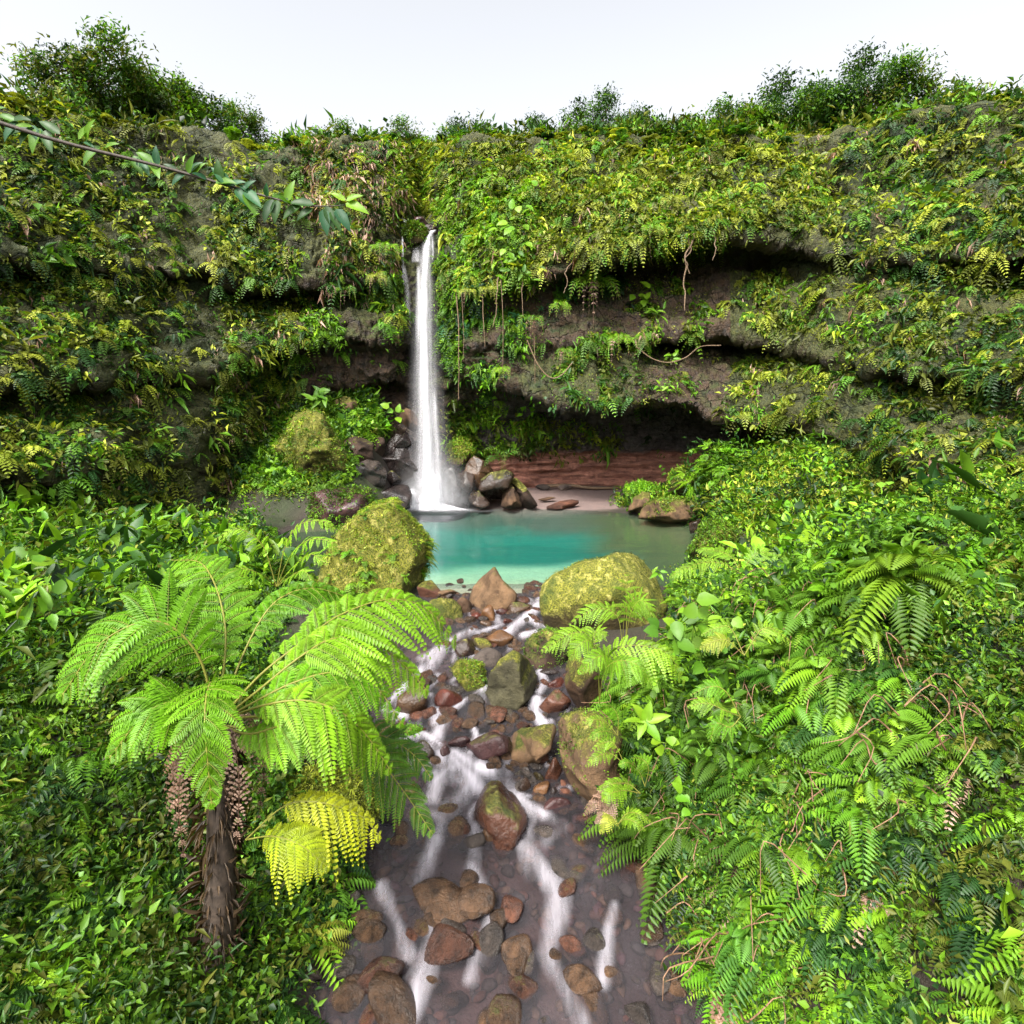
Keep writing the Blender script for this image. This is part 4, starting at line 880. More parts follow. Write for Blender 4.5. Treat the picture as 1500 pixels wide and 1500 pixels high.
# foam apron: low mound of white water at the foot
u, v_ = np.meshgrid(np.linspace(-1, 1, 60), np.linspace(-1, 1, 30))
rr = np.hypot(u, v_); cfoot = at(637, 744, 25.0)
fx = cfoot[0] + u * 1.6; fy = 24.8 + v_ * 0.8; fz = 0.04 + 0.42 * np.clip(1 - rr, 0, 1) ** 1.2 * (1 + 0.5 * fbm(np.stack([fx * 2, fy * 2, 0 * fx], -1), 3, 5))
i = np.arange(u.size).reshape(u.shape); F = np.stack([i[:-1, :-1], i[:-1, 1:], i[1:, 1:], i[1:, :-1]], -1).reshape(-1, 4)
mesh_obj('foam', np.stack([fx, fy, fz], -1).reshape(-1, 3), F, M_FALL, parent=fall, attrs={'thick': (1.7 * smooth(1.0, 0.45, rr)).ravel()})
P, F = ico(4)
mesh_obj('mist', P * np.array([2.3, 1.2, 2.4]) + at(632, 702, 24.9), F, M_MIST, parent=fall)
# ------------------------------------------------------------------ green cover of the cliff (too many plants to count)
rv = np.random.RandomState(5)
cl_leaf, cl_fern, cl_dead = Veg(), Veg(), Veg()
clumpn = fbm(cP * 0.9, 4, 71); clump2 = fbm(cP * 2.4, 3, 72)
def csample(x0, y0, x1, y1, per_m2, cut=-0.15, nzmin=-0.55, front=None):
    m = ~((cqx > 584) & (cqx < 646) & (cqy > 312) & (cqy < 430)) & ~((cqx > 606) & (cqx < 642) & (cqy > 330) & (cqy < 745)) & (cqx > x0) & (cqx < x1) & (cqy > y0) & (cqy < y1) & (cNf[:, 2] > nzmin) & (cNf[:, 1] < 0.35)
    k = np.nonzero(m)[0]
    if len(k) == 0: return np.zeros((0, 3)), np.zeros((0, 3))
    w_ = cellA[k] * np.clip(0.35 + 3.4 * (clumpn[k] - cut - 0.04) + 1.8 * clump2[k], 0, 1.5)
    # fade at the borders of the patch
    ex = np.minimum(cqx[k] - x0, x1 - cqx[k]) / (0.18 * (x1 - x0)); ey = np.minimum(cqy[k] - y0, y1 - cqy[k]) / (0.18 * (y1 - y0))
    w_ = w_ * np.clip(np.minimum(ex, ey), 0.05, 1)
    if w_.sum() <= 0: return np.zeros((0, 3)), np.zeros((0, 3))
    n = int(per_m2 * cellA[k].sum() * 0.55)
    q = rv.choice(k, n, p=w_ / w_.sum())
    e = np.sqrt(cellA[q])[:, None]
    P = cP[q] + rv.normal(size=(n, 3)) * e * 0.7 * (1 - np.abs(cNf[q]) * 0.9)
    return P, cNf[q]
CZ = [  # box in the picture, leafy / ferny / withered plants per square metre, colours, clump cut
    ((440, 205, 600, 405), 20, 11, 30, ['mid', 'olive', 'yellow', 'deep'], -0.3), ((440, 225, 530, 340), 8, 4, 34, ['olive', 'deep'], -0.2),
    ((440, 400, 600, 500), 14, 8, 7, ['mid', 'lime', 'deep'], 0.05), ((445, 465, 500, 508), 34, 5, 0, ['mid', 'lime'], -0.4), ((515, 400, 600, 480), 18, 12, 2, ['lime', 'mid', 'yellow'], -0.2),
    ((560, 205, 660, 335), 34, 14, 2, ['olive', 'yellow', 'mid'], -0.4), ((572, 300, 605, 400), 22, 8, 0, ['mid', 'lime', 'deep'], -0.2),
    ((636, 250, 800, 430), 55, 16, 2, ['lime', 'lime', 'mid', 'yellow'], -0.5), ((640, 400, 770, 490), 26, 9, 1, ['mid', 'lime', 'blue'], -0.2), ((636, 350, 680, 520), 24, 8, 1, ['mid', 'lime'], -0.3),
    ((645, 470, 770, 570), 15, 6, 0, ['mid', 'deep', 'lime'], -0.05), ((640, 205, 810, 270), 28, 18, 4, ['mid', 'yellow', 'olive'], -0.4),
    ((760, 205, 1080, 300), 40, 22, 3, ['yellow', 'olive', 'mid'], -0.5), ((760, 280, 1080, 375), 38, 22, 3, ['yellow', 'mid', 'olive'], -0.4), ((765, 330, 900, 400), 14, 20, 18, ['yellow', 'olive'], -0.4), ((930, 300, 1060, 352), 22, 10, 1, ['mid', 'yellow'], -0.4),
    ((790, 400, 930, 480), 7, 4, 1, ['mid', 'deep', 'blue'], 0.05), ((790, 475, 960, 530), 13, 6, 2, ['lime', 'mid', 'yellow'], 0.0), ((800, 520, 960, 600), 16, 3, 0, ['mid', 'deep', 'olive'], 0.0), ((930, 405, 1058, 500), 9, 2, 1, ['mid', 'olive', 'lime'], 0.05),
    ((960, 500, 1060, 600), 4, 1, 0, ['mid', 'olive'], 0.1), ((690, 540, 800, 585), 8, 1, 0, ['deep', 'mid'], 0.05),
    ((648, 585, 800, 668), 42, 1, 0, ['mid', 'lime', 'olive'], -0.5), ((760, 615, 920, 672), 22, 0, 0, ['olive', 'mid', 'yellow'], -0.3), ((645, 640, 740, 685), 18, 3, 0, ['mid', 'lime'], -0.2), ((445, 505, 600, 570), 2.2, 1, 0, ['mid'], 0.1), ((850, 640, 1000, 672), 5, 0, 0, ['mid', 'deep'], 0.1),
    # beyond the picture's own edges the same growth goes on
    ((-420, 80, 300, 860), 15, 9, 1, ['mid', 'olive', 'deep', 'yellow'], -0.6), ((300, 200, 450, 800), 18, 10, 2, ['mid', 'olive', 'deep', 'yellow'], -0.5), ((1050, 200, 1240, 345), 26, 13, 1, ['mid', 'yellow', 'olive'], -0.5), ((1040, 400, 1240, 500), 14, 6, 1, ['mid', 'yellow', 'olive'], -0.2), ((1040, 520, 1240, 620), 12, 5, 1, ['mid', 'yellow', 'olive'], -0.1), ((1200, 80, 1960, 860), 15, 9, 1, ['mid', 'olive', 'deep', 'yellow'], -0.6),
]
for box, a, b, c_, keys, cut in CZ:
    cut = cut + (0.12 if box[0] > 430 and box[2] < 1090 else 0.05)
    near = 1.0 if box[0] > 250 and box[2] < 1300 else 1.0
    P, N = csample(*box, a, cut); clumps(cl_leaf, P, N, 9, 0.20 * near, 0.085, keys, spread=0.12, out=0.75, up=0.0, droop=0.55, r=rv)
    P, N = csample(*box, b, cut); fernlets(cl_fern, P, N, 6, 0.50, keys, npn=9, out=0.8, up=0.2, droop=0.9, pl=0.27, pw=0.085, r=rv)
    P, N = csample(*box, a * 0.10 + b * 0.1, cut + 0.1); clumps(cl_leaf, P, N, 6, 0.36, 0.085, keys, spread=0.08, out=0.7, up=-0.3, droop=0.7, tpl=(BROAD_T, BROAD_F), r=rv)
    P, N = csample(*box, c_, cut)
    if len(P): clumps(cl_dead, P, N, 7, 0.34, 0.055, ['dead'], spread=0.09, out=0.5, up=-0.9, droop=0.9, r=rv)
# rim: taller plants along the edge so that the top is ragged
k = np.nonzero((np.arange(len(cP)) % NR > 14) & (np.arange(len(cP)) % NR < 60) & (cqy < 640))[0]
k = rv.choice(k, 1500); fernlets(cl_fern, cP[k], nrm(cNf[k] * 0.5 + UP), 7, 0.75, ['mid', 'olive', 'deep', 'yellow'], npn=9, out=0.5, up=0.6, droop=0.55, pl=0.25, pw=0.09, r=rv)
k = rv.choice(np.nonzero((np.arange(len(cP)) % NR > 4) & (np.arange(len(cP)) % NR < 50) & (cqy < 640))[0], 2600); clumps(cl_leaf, cP[k], nrm(cNf[k] + UP), 14, 0.26, 0.13, ['mid', 'deep', 'olive'], spread=0.28, out=0.8, up=0.5, droop=0.2, r=rv)
tag(cl_leaf.build('creeper_leaves'), kind='stuff'); tag(cl_fern.build('cliff_ferns'), kind='stuff'); tag(cl_dead.build('withered_fronds'), kind='stuff')
mossv = Veg()
for box, a, keys in [((440, 205, 640, 420), 120, ['olive', 'deep', 'mid']), ((640, 205, 1080, 375), 150, ['olive', 'yellow', 'mid']), ((640, 370, 800, 560), 80, ['deep', 'mid', 'olive']), ((780, 480, 960, 600), 70, ['olive', 'deep', 'mid']), ((880, 400, 1060, 500), 40, ['olive', 'yellow']), ((650, 590, 790, 680), 90, ['deep', 'olive', 'mid'])]:
    P, N = csample(*box, a, -0.1); clumps(mossv, P, N, 4, 0.07, 0.035, keys, spread=0.08, out=0.7, up=0.1, droop=0.4, r=rv)
tag(mossv.build('cliff_moss'), kind='stuff')

# ------------------------------------------------------------------ ground cover on slopes and banks
def gsample(n, fx, fy, test=None, clump=0.0, seed=0):
    X = fx(n * 3); Y = fy(n * 3); d = gdist(X, Y); ok = np.ones(len(X), bool) if test is None else test(X, Y, d)
    if clump: ok &= (fbm(np.stack([X * 1.1, Y * 1.1, 0 * X], -1), 3, seed) > -clump * rv.rand(len(X)) - 0.12 + 0.0)
    X, Y = X[ok][:n], Y[ok][:n]; Z = ground_z(X, Y); e = 0.1
    N = nrm(np.stack([-(ground_z(X + e, Y) - Z) / e, -(ground_z(X, Y + e) - Z) / e, 1 + 0 * Z], -1))
    return np.stack([X, Y, Z], -1), N
U = lambda a, b: (lambda n: rv.uniform(a, b, n))
def slope_ok(X, Y, m=0):
    z = ground_z(X, Y); x = HX + F_PX * X / Y; y = HY + F_PX * (CAMZ - z) / Y
    return (z > 0.4) & (y > 572) & (y < np.where(x > 512, 640 - 0.30 * (x - 512), 715) + m)
sl = Veg()   # leafy slope left of the fall
P, N = gsample(1050, U(-9.6, -3.9), U(20.8, 26.2), lambda X, Y, d: slope_ok(X, Y), 0.6, 3)
clumps(sl, P, N, 14, 0.20, 0.10, ['lime', 'mid', 'mid', 'deep'], spread=0.18, out=0.5, up=0.5, droop=0.25, r=rv)
P, N = gsample(420, U(-9.6, -3.7), U(20.8, 26.2), lambda X, Y, d: slope_ok(X, Y), 0.5, 4)
fernlets(sl, P, N, 7, 0.6, ['lime', 'mid'], npn=9, r=rv)
P, N = gsample(900, U(-10, -4.5), U(19.5, 26.2), lambda X, Y, d: (d > 0.1) & slope_ok(X, Y, 20), 0.0, 3); clumps(sl, P, N, 8, 0.11, 0.05, ['yellow', 'olive', 'mid'], spread=0.12, r=rv)
tag(sl.build('slope_plants'), kind='stuff')
sr = Veg()   # right of the beach
P, N = gsample(2600, U(4.6, 11), U(14.5, 27.0), lambda X, Y, d: (d > 0.2) | (ground_z(X, Y) > 0.1), 0.5, 8); clumps(sr, P, N, 12, 0.17, 0.075, ['lime', 'mid', 'yellow', 'deep'], spread=0.2, out=0.5, up=0.5, droop=0.25, r=rv)
P, N = gsample(450, U(5.4, 11), U(14, 27), lambda X, Y, d: (d > 0.3) | (ground_z(X, Y) > 0.2), 0.3, 9); fernlets(sr, P, N, 7, 0.65, ['lime', 'mid', 'yellow'], npn=10, r=rv)
tag(sr.build('shore_plants'), kind='stuff')
bk = Veg()
def bank(vg, n, fx, fy, test, L, m, keys, h, seed, sp=0.10, cl=0.22):
    P, N = gsample(n, fx, fy, test, cl, seed)
    P = P + UP * (rv.rand(len(P), 1) ** 1.3 * h * (0.5 + 1.1 * smooth(-0.2, 0.35, fbm(P * 1.6, 3, seed + 3)))[:, None]); clumps(vg, P, N, m, L, L * 0.42, keys, spread=sp, out=0.5, up=0.45, droop=0.3, r=rv)
rb = lambda X, Y, d: (d > 0.10 + 0.15 * (Y > 9)) & (X > 0) & ~((Y > 8.2) & (HX + F_PX * X / Y < 992)) & ~((Y > 6.9) & (HX + F_PX * X / Y < 905))
lb = lambda X, Y, d: (d > 0.12) & (X < 0)
# right bank, tangled growth
bank(bk, 4600, U(0.9, 4.2), U(4.5, 9.0), rb, 0.046, 10, ['mid', 'deep', 'deep', 'mid', 'olive'], 0.34, 12)
bank(bk, 3600, U(0.9, 5.5), U(6.0, 12.5), rb, 0.050, 10, ['lime', 'mid', 'lime', 'yellow', 'deep'], 0.28, 13)
bank(bk, 2600, U(0.9, 4.0), U(4.5, 8.5), rb, 0.035, 10, ['mid', 'deep', 'lime'], 0.25, 14, 0.07)
P, N = gsample(950, U(0.95, 4.5), U(6.6, 12), rb, 0.3, 15); P = P + UP * rv.rand(len(P), 1) * 0.3; fernlets(bk, P, N, 6, 0.40, ['lime', 'lime', 'mid', 'mid'], npn=14, pl=0.24, pw=0.055, r=rv)
P, N = gsample(220, U(0.95, 3.5), U(4.5, 6.8), rb, 0.3, 25); P = P + UP * rv.rand(len(P), 1) * 0.3; fernlets(bk, P, N, 6, 0.34, ['lime', 'mid', 'deep'], npn=14, pl=0.24, pw=0.055, r=rv)
P, N = gsample(140, U(0.95, 3.5), U(4.5, 8), rb, 0.3, 19); P = P + UP * 0.15; fernlets(bk, P, N, 4, 0.30, ['dead'], npn=12, pl=0.22, pw=0.06, droop=1.0, r=rv)
P, N = gsample(700, U(0.95, 4), U(4.5, 9.5), rb, 0.0, 16); clumps(bk, P, N, 7, 0.20, 0.008, ['lime', 'mid'], spread=0.05, out=0.4, up=0.9, droop=0.1, r=rv)   # grass blades
P, N = gsample(130, U(1.1, 4.0), U(5.8, 7.8), rb, 0.4, 51); P = P + UP * (0.15 + 0.35 * rv.rand(len(P), 1)); fernlets(bk, P, N, 7, 0.66, ['lime', 'lime', 'mid', 'mid'], npn=20, out=0.4, up=0.6, droop=0.7, pl=0.22, pw=0.042, r=rv)
P, N = gsample(60, U(1.0, 3.4), U(4.8, 6.4), rb, 0.4, 52); P = P + UP * (0.1 + 0.25 * rv.rand(len(P), 1)); fernlets(bk, P, N, 6, 0.5, ['lime', 'mid', 'mid'], npn=20, out=0.4, up=0.6, droop=0.7, pl=0.22, pw=0.042, r=rv)
P, N = gsample(80, U(1.3, 4.0), U(5.5, 7.8), rb, 0.3, 53)
for h_ in (0.35, 0.55, 0.75): clumps(bk, P + UP * h_ + rv.normal(size=P.shape) * 0.08, nrm(N + UP), 12, 0.09, 0.042, ['lime', 'mid', 'mid', 'deep'], spread=0.13, out=0.4, up=0.4, droop=0.3, tpl=(BROAD_T, BROAD_F), r=rv)
tag(bk.build('bank_plants'), kind='stuff')
bl = Veg()
bank(bl, 3600, U(-6.5, -1.4), U(4.0, 8.5), lb, 0.075, 9, ['mid', 'deep', 'olive', 'mid'], 0.22, 22)
bank(bl, 3600, U(-9.0, -1.8), U(7.5, 13.0), lambda X, Y, d: lb(X, Y, d) & ((d > 1.6) | (Y < 9)), 0.09, 9, ['mid', 'deep', 'lime'], 0.18, 23)
P, N = gsample(520, U(-9, -1.6), U(4, 14), lb, 0.3, 25); fernlets(bl, P, N, 7, 0.45, ['mid', 'deep', 'lime'], npn=12, pl=0.24, pw=0.06, r=rv)
tag(bl.build('bank_plants'), kind='stuff')
mg = Veg()  # wider surroundings
wide = lambda X, Y, d: (d > 0.3) & ((np.abs(X) > 4.5) | (Y < 5)) & (Y > 5.2)
bank(mg, 7500, U(-17, 17), U(5, 19), wide, 0.13, 10, ['mid', 'deep', 'olive', 'mid', 'lime'], 0.35, 32, 0.2, 0.3)
near_ = lambda X, Y, d: (d > 0.15) & (np.abs(X) > 1.2)
bank(mg, 5200, U(-6.5, 6.5), U(3.0, 6.2), near_, 0.06, 10, ['mid', 'deep', 'olive', 'mid', 'lime'], 0.25, 33, 0.1, 0.6)
P, N = gsample(900, U(-6.5, 6.5), U(3.0, 6.5), near_, 0.6, 36); fernlets(mg, P, N, 7, 0.38, ['mid', 'deep', 'lime', 'olive'], npn=14, pl=0.24, pw=0.05, r=rv)
P, N = gsample(700, U(-14, 14), U(6, 18), wide, 0.6, 37); P = P + UP * 0.2; clumps(mg, P, N, 9, 0.30, 0.17, ['mid', 'deep', 'lime'], spread=0.22, out=0.5, up=0.5, droop=0.3, tpl=(BROAD_T, BROAD_F), r=rv)
P, N = gsample(2200, U(-17, 17), U(5, 19), wide, 0.5, 35); fernlets(mg, P, N, 7, 0.7, ['mid', 'deep', 'lime'], npn=10, pl=0.25, pw=0.07, r=rv)
tag(mg.build('undergrowth'), kind='stuff')
# dry brown stems and rootlets tangled in the right bank
tw = Veg()
P, N = gsample(300, U(0.95, 3.6), U(4.6, 9.0), rb, 0.0, 41)
for p in P:
    a = rv.uniform(0, 6.28); l = rv.uniform(0.25, 0.7); dx = np.array([math.cos(a) * 0.6 - 0.2, math.sin(a) * 0.4 - 0.35, rv.uniform(0.2, 1.0)])
    q = p + UP * rv.uniform(0.05, 0.35)
    V, F = tube(curve([q, q + dx * l * 0.5 + rv.normal(size=3) * 0.06, q + dx * l * np.array([1, 1, 0.55]) + rv.normal(size=3) * 0.08, q + dx * l * np.array([1.4, 1.4, 0.1])], 10), np.linspace(0.009, 0.003, 10), 4); tw.add(V, F, np.array([0.15, 0.08, 0.045]))
tag(tw.build('dry_stems', M_TWIG), kind='stuff')

# ------------------------------------------------------------------ single plants one can point to
def fern_plant(name, label, cat, root, fronds, group=None, **kw):
    t = thing(name, label, cat, root, group)
    for j, f in enumerate(fronds):
        o = dict(kw); o.update(f); ctrl = o.pop('ctrl'); frond(t, ctrl, seed=j * 13 + len(label), **o)
    return t
# the big fern on the left
M_TRUNK = stem_material('fern_trunk', (0.045, 0.03, 0.02))
root = at(318, 1075, 4.7)
TF = dict(plen=0.66, pw=0.105, npin=18, key='fern', droop=0.35, m=23, wid=0.33, stalk=0.011, lean=(0.10, -0.62, 0.78), fwd=0.50, start=0.22)
fern = fern_plant('tree_fern', 'big lime green tree fern reaching over the stream from the left bank', 'fern', root, [
    dict(ctrl=pts((318, 1060, 4.7), (380, 990, 4.8), (446, 938, 4.95), (500, 900, 5.15), (570, 878, 5.4), (625, 892, 5.6), (668, 940, 5.75)), sides=(1.12, 0.55), npin=19),
    dict(ctrl=pts((318, 1060, 4.7), (380, 1010, 4.7), (440, 962, 4.8), (490, 935, 4.95), (545, 940, 5.1), (592, 975, 5.2), (626, 1012, 5.25)), sides=(0.95, 0.5), plen=0.55),
    dict(ctrl=pts((318, 1060, 4.7), (380, 1035, 4.5), (446, 1026, 4.5), (500, 1044, 4.55), (535, 1075, 4.65), (572, 1128, 4.75)), sides=(0.95, 0.55), plen=0.52),
    dict(ctrl=pts((318, 1060, 4.7), (370, 1030, 4.6), (430, 1000, 4.65), (490, 985, 4.75), (545, 1000, 4.85), (590, 1062, 4.9)), sides=(0.85, 0.5), plen=0.5),
    dict(ctrl=pts((318, 1060, 4.7), (365, 1075, 4.5), (420, 1062, 4.45), (470, 1072, 4.5), (520, 1110, 4.55)), sides=(0.8, 0.6), plen=0.42),
    dict(ctrl=pts((318, 1060, 4.7), (360, 950, 5.0), (400, 885, 5.2), (450, 862, 5.4), (500, 872, 5.6), (530, 890, 5.7)), sides=(0.8, 0.45), plen=0.42),
    dict(ctrl=pts((318, 1060, 4.7), (370, 1070, 4.7), (440, 1085, 4.9), (500, 1090, 5.0), (549, 1108, 5.05), (592, 1160, 5.1), (634, 1222, 5.1)), key='mid', sides=(0.9, 0.9), plen=0.42, pw=0.08, npin=16, start=0.52),
    dict(ctrl=pts((318, 1060, 4.7), (370, 1050, 4.8), (440, 1062, 5.0), (500, 1072, 5.2), (560, 1078, 5.3), (605, 1105, 5.35), (632, 1140, 5.35)), key='mid', sides=(0.8, 0.8), plen=0.34, pw=0.075, npin=14, start=0.5),
    dict(ctrl=pts((318, 1060, 4.7), (290, 960, 4.6), (230, 910, 4.5), (150, 940, 4.4), (90, 1020, 4.3)), sides=(0.9, 0.9)),
    dict(ctrl=pts((318, 1060, 4.7), (280, 1030, 4.4), (220, 1040, 4.2), (160, 1110, 4.1)), sides=(0.8, 0.8), plen=0.5),
    dict(ctrl=pts((318, 1060, 4.7), (310, 1000, 4.4), (300, 1050, 4.0), (310, 1180, 3.9)), sides=(0.8, 0.8), plen=0.45),
    dict(ctrl=pts((318, 1060, 4.7), (330, 920, 5.0), (300, 830, 5.4), (250, 820, 5.8)), sides=(0.8, 0.8), plen=0.5)], **TF)
zr = float(ground_z(root[0], root[1]))
V, F = tube(curve([(root[0], root[1], zr - 0.1), (root[0] + 0.03, root[1], zr + 0.5 * (root[2] - zr)), tuple(root + np.array([0, 0, 0.06]))], 12), np.linspace(0.13, 0.08, 12), 10)
mesh_obj('trunk', V, F, M_TRUNK, parent=fern)
r0 = at(360, 1215, 4.6)
yf = fern_plant('fern', 'yellow fern frond with browned tips at the lower left corner', 'fern', r0, [
    dict(ctrl=pts((360, 1230, 4.6), (410, 1185, 4.6), (446, 1174, 4.6), (490, 1180, 4.6), (530, 1196, 4.65), (556, 1224, 4.65)), sides=(1.15, 0.35)),
    dict(ctrl=pts((360, 1230, 4.6), (400, 1225, 4.4), (440, 1238, 4.35), (480, 1270, 4.35)), sides=(0.8, 0.8))],
    plen=0.36, pw=0.075, npin=14, key='gold', droop=0.45, m=18, wid=0.26, lean=(0.1, -0.7, 0.7), fwd=0.45, start=0.25, stalk=0.007, tipk='gold')
r0 = at(405, 855, 7.6)
fern_plant('fern', 'small bright fern with level leaflets at the left edge beside the dark pool corner', 'fern', r0, [
    dict(ctrl=pts((405, 860, 7.6), (418, 800, 7.5), (440, 768, 7.4), (475, 764, 7.3), (494, 778, 7.3)), sides=(1, 0.6)), dict(ctrl=pts((405, 860, 7.6), (425, 815, 7.4), (450, 792, 7.2), (480, 792, 7.1), (495, 808, 7.1)), sides=(0.9, 0.8)),
    dict(ctrl=pts((405, 860, 7.6), (430, 830, 7.3), (455, 812, 7.1), (478, 826, 7.0)), sides=(0.8, 0.8)), dict(ctrl=pts((405, 860, 7.6), (425, 845, 7.2), (445, 836, 7.0), (457, 852, 6.9)), sides=(0.7, 0.7)),
    dict(ctrl=pts((405, 860, 7.6), (385, 800, 7.5), (350, 775, 7.4), (315, 790, 7.3)), sides=(0.9, 0.9)), dict(ctrl=pts((405, 860, 7.6), (380, 840, 7.2), (345, 835, 7.0), (320, 870, 6.9)), sides=(0.9, 0.9))],
    plen=0.26, pw=0.045, npin=12, key='fern', droop=0.4, two=True, m=14, wid=0.45, lean=(0, -0.45, 0.9), stalk=0.007, start=0.2)
# right bank ferns
def rf(label, root, fr, **kw):
    k = dict(plen=0.24, pw=0.045, npin=14, key='lime', droop=0.35, m=14, stalk=0.005, lean=(0, -0.6, 0.8), fwd=0.5, start=0.2); k.update(kw)
    return fern_plant('fern', label, 'fern', root, fr, **k)
rf('pale green fern whose tip points left across the broad boulder', at(912, 940, 8.2), [
    dict(ctrl=pts((912, 945, 8.2), (905, 905, 8.2), (885, 892, 8.2), (860, 897, 8.2), (834, 915, 8.2)), sides=(1, 1)), dict(ctrl=pts((912, 945, 8.2), (915, 900, 8.0), (925, 885, 7.8), (945, 890, 7.7), (960, 910, 7.7)))], plen=0.30, npin=12)
rf('soft green fern drooping over the dark mossy boulder in front of the broad boulder', at(878, 968, 7.6), [
    dict(ctrl=pts((878, 970, 7.6), (860, 930, 7.6), (838, 928, 7.5), (815, 940, 7.5), (794, 953, 7.5))), dict(ctrl=pts((878, 970, 7.6), (866, 940, 7.4), (848, 945, 7.3), (835, 965, 7.3))), dict(ctrl=pts((878, 970, 7.6), (870, 935, 7.7), (874, 925, 7.7), (886, 932, 7.6)))], plen=0.25, npin=12)
rf('wide bright fern arching to the right at the top of the right bank', at(878, 1030, 6.0), [
    dict(ctrl=pts((878, 1030, 6.2), (880, 975, 6.2), (905, 950, 6.1), (945, 946, 6.0), (980, 960, 5.9), (1003, 1000, 5.9)), sides=(1.2, 0.6)), dict(ctrl=pts((878, 1030, 6.2), (878, 985, 6.1), (890, 962, 6.0), (870, 965, 5.9), (848, 985, 5.9)), sides=(0.9, 0.9), plen=0.25),
    dict(ctrl=pts((878, 1030, 6.2), (885, 985, 5.9), (905, 968, 5.7), (935, 975, 5.6), (955, 1005, 5.6)), sides=(1.0, 0.5), plen=0.30)], plen=0.36, pw=0.055, npin=15, m=18)
rf('tall slender fern with tiered level leaflets in front of the broad boulder', at(917, 930, 7.4), [
    dict(ctrl=pts((917, 935, 7.4), (918, 900, 7.4), (917, 870, 7.4), (918, 842, 7.4)), lean=(0, -1, 0.1), fwd=0.15, start=0.35, npin=6, droop=0.25), dict(ctrl=pts((917, 935, 7.4), (925, 895, 7.2), (940, 880, 7.1), (958, 905, 7.0)))], plen=0.30, pw=0.030)
rf('bright fern leaning over the lower pool corner at the right edge', at(1085, 835, 8.6), [
    dict(ctrl=pts((1085, 840, 8.6), (1060, 826, 8.6), (1030, 824, 8.6), (1000, 834, 8.5), (981, 845, 8.5)), sides=(0.6, 1.1)), dict(ctrl=pts((1085, 840, 8.6), (1070, 815, 8.8), (1045, 806, 9.0), (1020, 806, 9.1))), dict(ctrl=pts((1085, 840, 8.6), (1110, 810, 8.6), (1150, 815, 8.5)))], plen=0.27, pw=0.04, npin=15, two=True)
rf('yellowish fern at the right edge above the tangled bank', at(1090, 955, 5.6), [
    dict(ctrl=pts((1090, 960, 5.6), (1065, 938, 5.6), (1045, 940, 5.6), (1026, 950, 5.6)), key='yellow'), dict(ctrl=pts((1090, 960, 5.6), (1070, 920, 5.7), (1050, 920, 5.7), (1028, 930, 5.7)), key='lime'), dict(ctrl=pts((1090, 960, 5.6), (1120, 920, 5.6), (1160, 940, 5.6)))], plen=0.15, pw=0.03, npin=11)
rf('light green fern at the right edge half way down the bank', at(1085, 1050, 5.2), [
    dict(ctrl=pts((1085, 1050, 5.2), (1062, 1012, 5.2), (1040, 1006, 5.2), (1012, 1018, 5.2))), dict(ctrl=pts((1085, 1050, 5.2), (1060, 1040, 5.1), (1035, 1030, 5.1), (1008, 1035, 5.1))), dict(ctrl=pts((1085, 1050, 5.2), (1070, 1065, 5.1), (1050, 1060, 5.1), (1040, 1085, 5.1)))], plen=0.16, pw=0.032, npin=12)
rf('small fern tuft lying against the top of the block boulder', at(905, 1075, 6.2), [
    dict(ctrl=pts((905, 1078, 6.2), (890, 1060, 6.2), (872, 1054, 6.1), (855, 1058, 6.1))), dict(ctrl=pts((905, 1078, 6.2), (892, 1072, 6.1), (878, 1072, 6.0), (862, 1082, 6.0))), dict(ctrl=pts((905, 1078, 6.2), (905, 1050, 6.2), (895, 1035, 6.2), (880, 1034, 6.1)))], plen=0.12, pw=0.026, npin=11, m=9)
rf('small bright fern hanging beside the right face of the block boulder', at(915, 1120, 6.0), [
    dict(ctrl=pts((915, 1120, 6.0), (895, 1104, 6.0), (876, 1108, 5.9), (858, 1122, 5.9))), dict(ctrl=pts((915, 1120, 6.0), (900, 1090, 6.0), (885, 1088, 6.0), (866, 1100, 5.9)))], plen=0.12, pw=0.026, npin=11, m=9)
rf('feathery lime fern in the middle of the tangled bank', at(945, 1150, 5.5), [
    dict(ctrl=pts((945, 1152, 5.5), (935, 1128, 5.5), (920, 1117, 5.4), (907, 1120, 5.4))), dict(ctrl=pts((945, 1152, 5.5), (950, 1125, 5.4), (940, 1112, 5.4), (925, 1110, 5.3)))], plen=0.12, pw=0.026, npin=12, m=9)
rf('level bright fern low on the bank above the brown fern', at(938, 1160, 5.6), [
    dict(ctrl=pts((938, 1162, 5.6), (920, 1148, 5.6), (898, 1148, 5.5), (875, 1156, 5.5)), sides=(1, 1)), dict(ctrl=pts((938, 1162, 5.6), (915, 1158, 5.5), (895, 1162, 5.4), (882, 1172, 5.4)))], plen=0.13, pw=0.028, npin=14, m=9)
rf('withered brown fern hanging over the water at the lower right', at(905, 1155, 5.6), [
    dict(ctrl=pts((905, 1158, 5.6), (892, 1162, 5.6), (874, 1175, 5.5), (856, 1193, 5.5))), dict(ctrl=pts((905, 1158, 5.6), (898, 1175, 5.5), (886, 1190, 5.5), (872, 1205, 5.5)))], plen=0.12, pw=0.028, npin=13, m=9, key='dead')
rf('yellow green fern tip below the withered brown fern', at(900, 1180, 5.5), [
    dict(ctrl=pts((902, 1178, 5.5), (897, 1190, 5.5), (890, 1203, 5.4), (879, 1220, 5.4)))], plen=0.11, pw=0.026, npin=12, m=9, key='yellow')
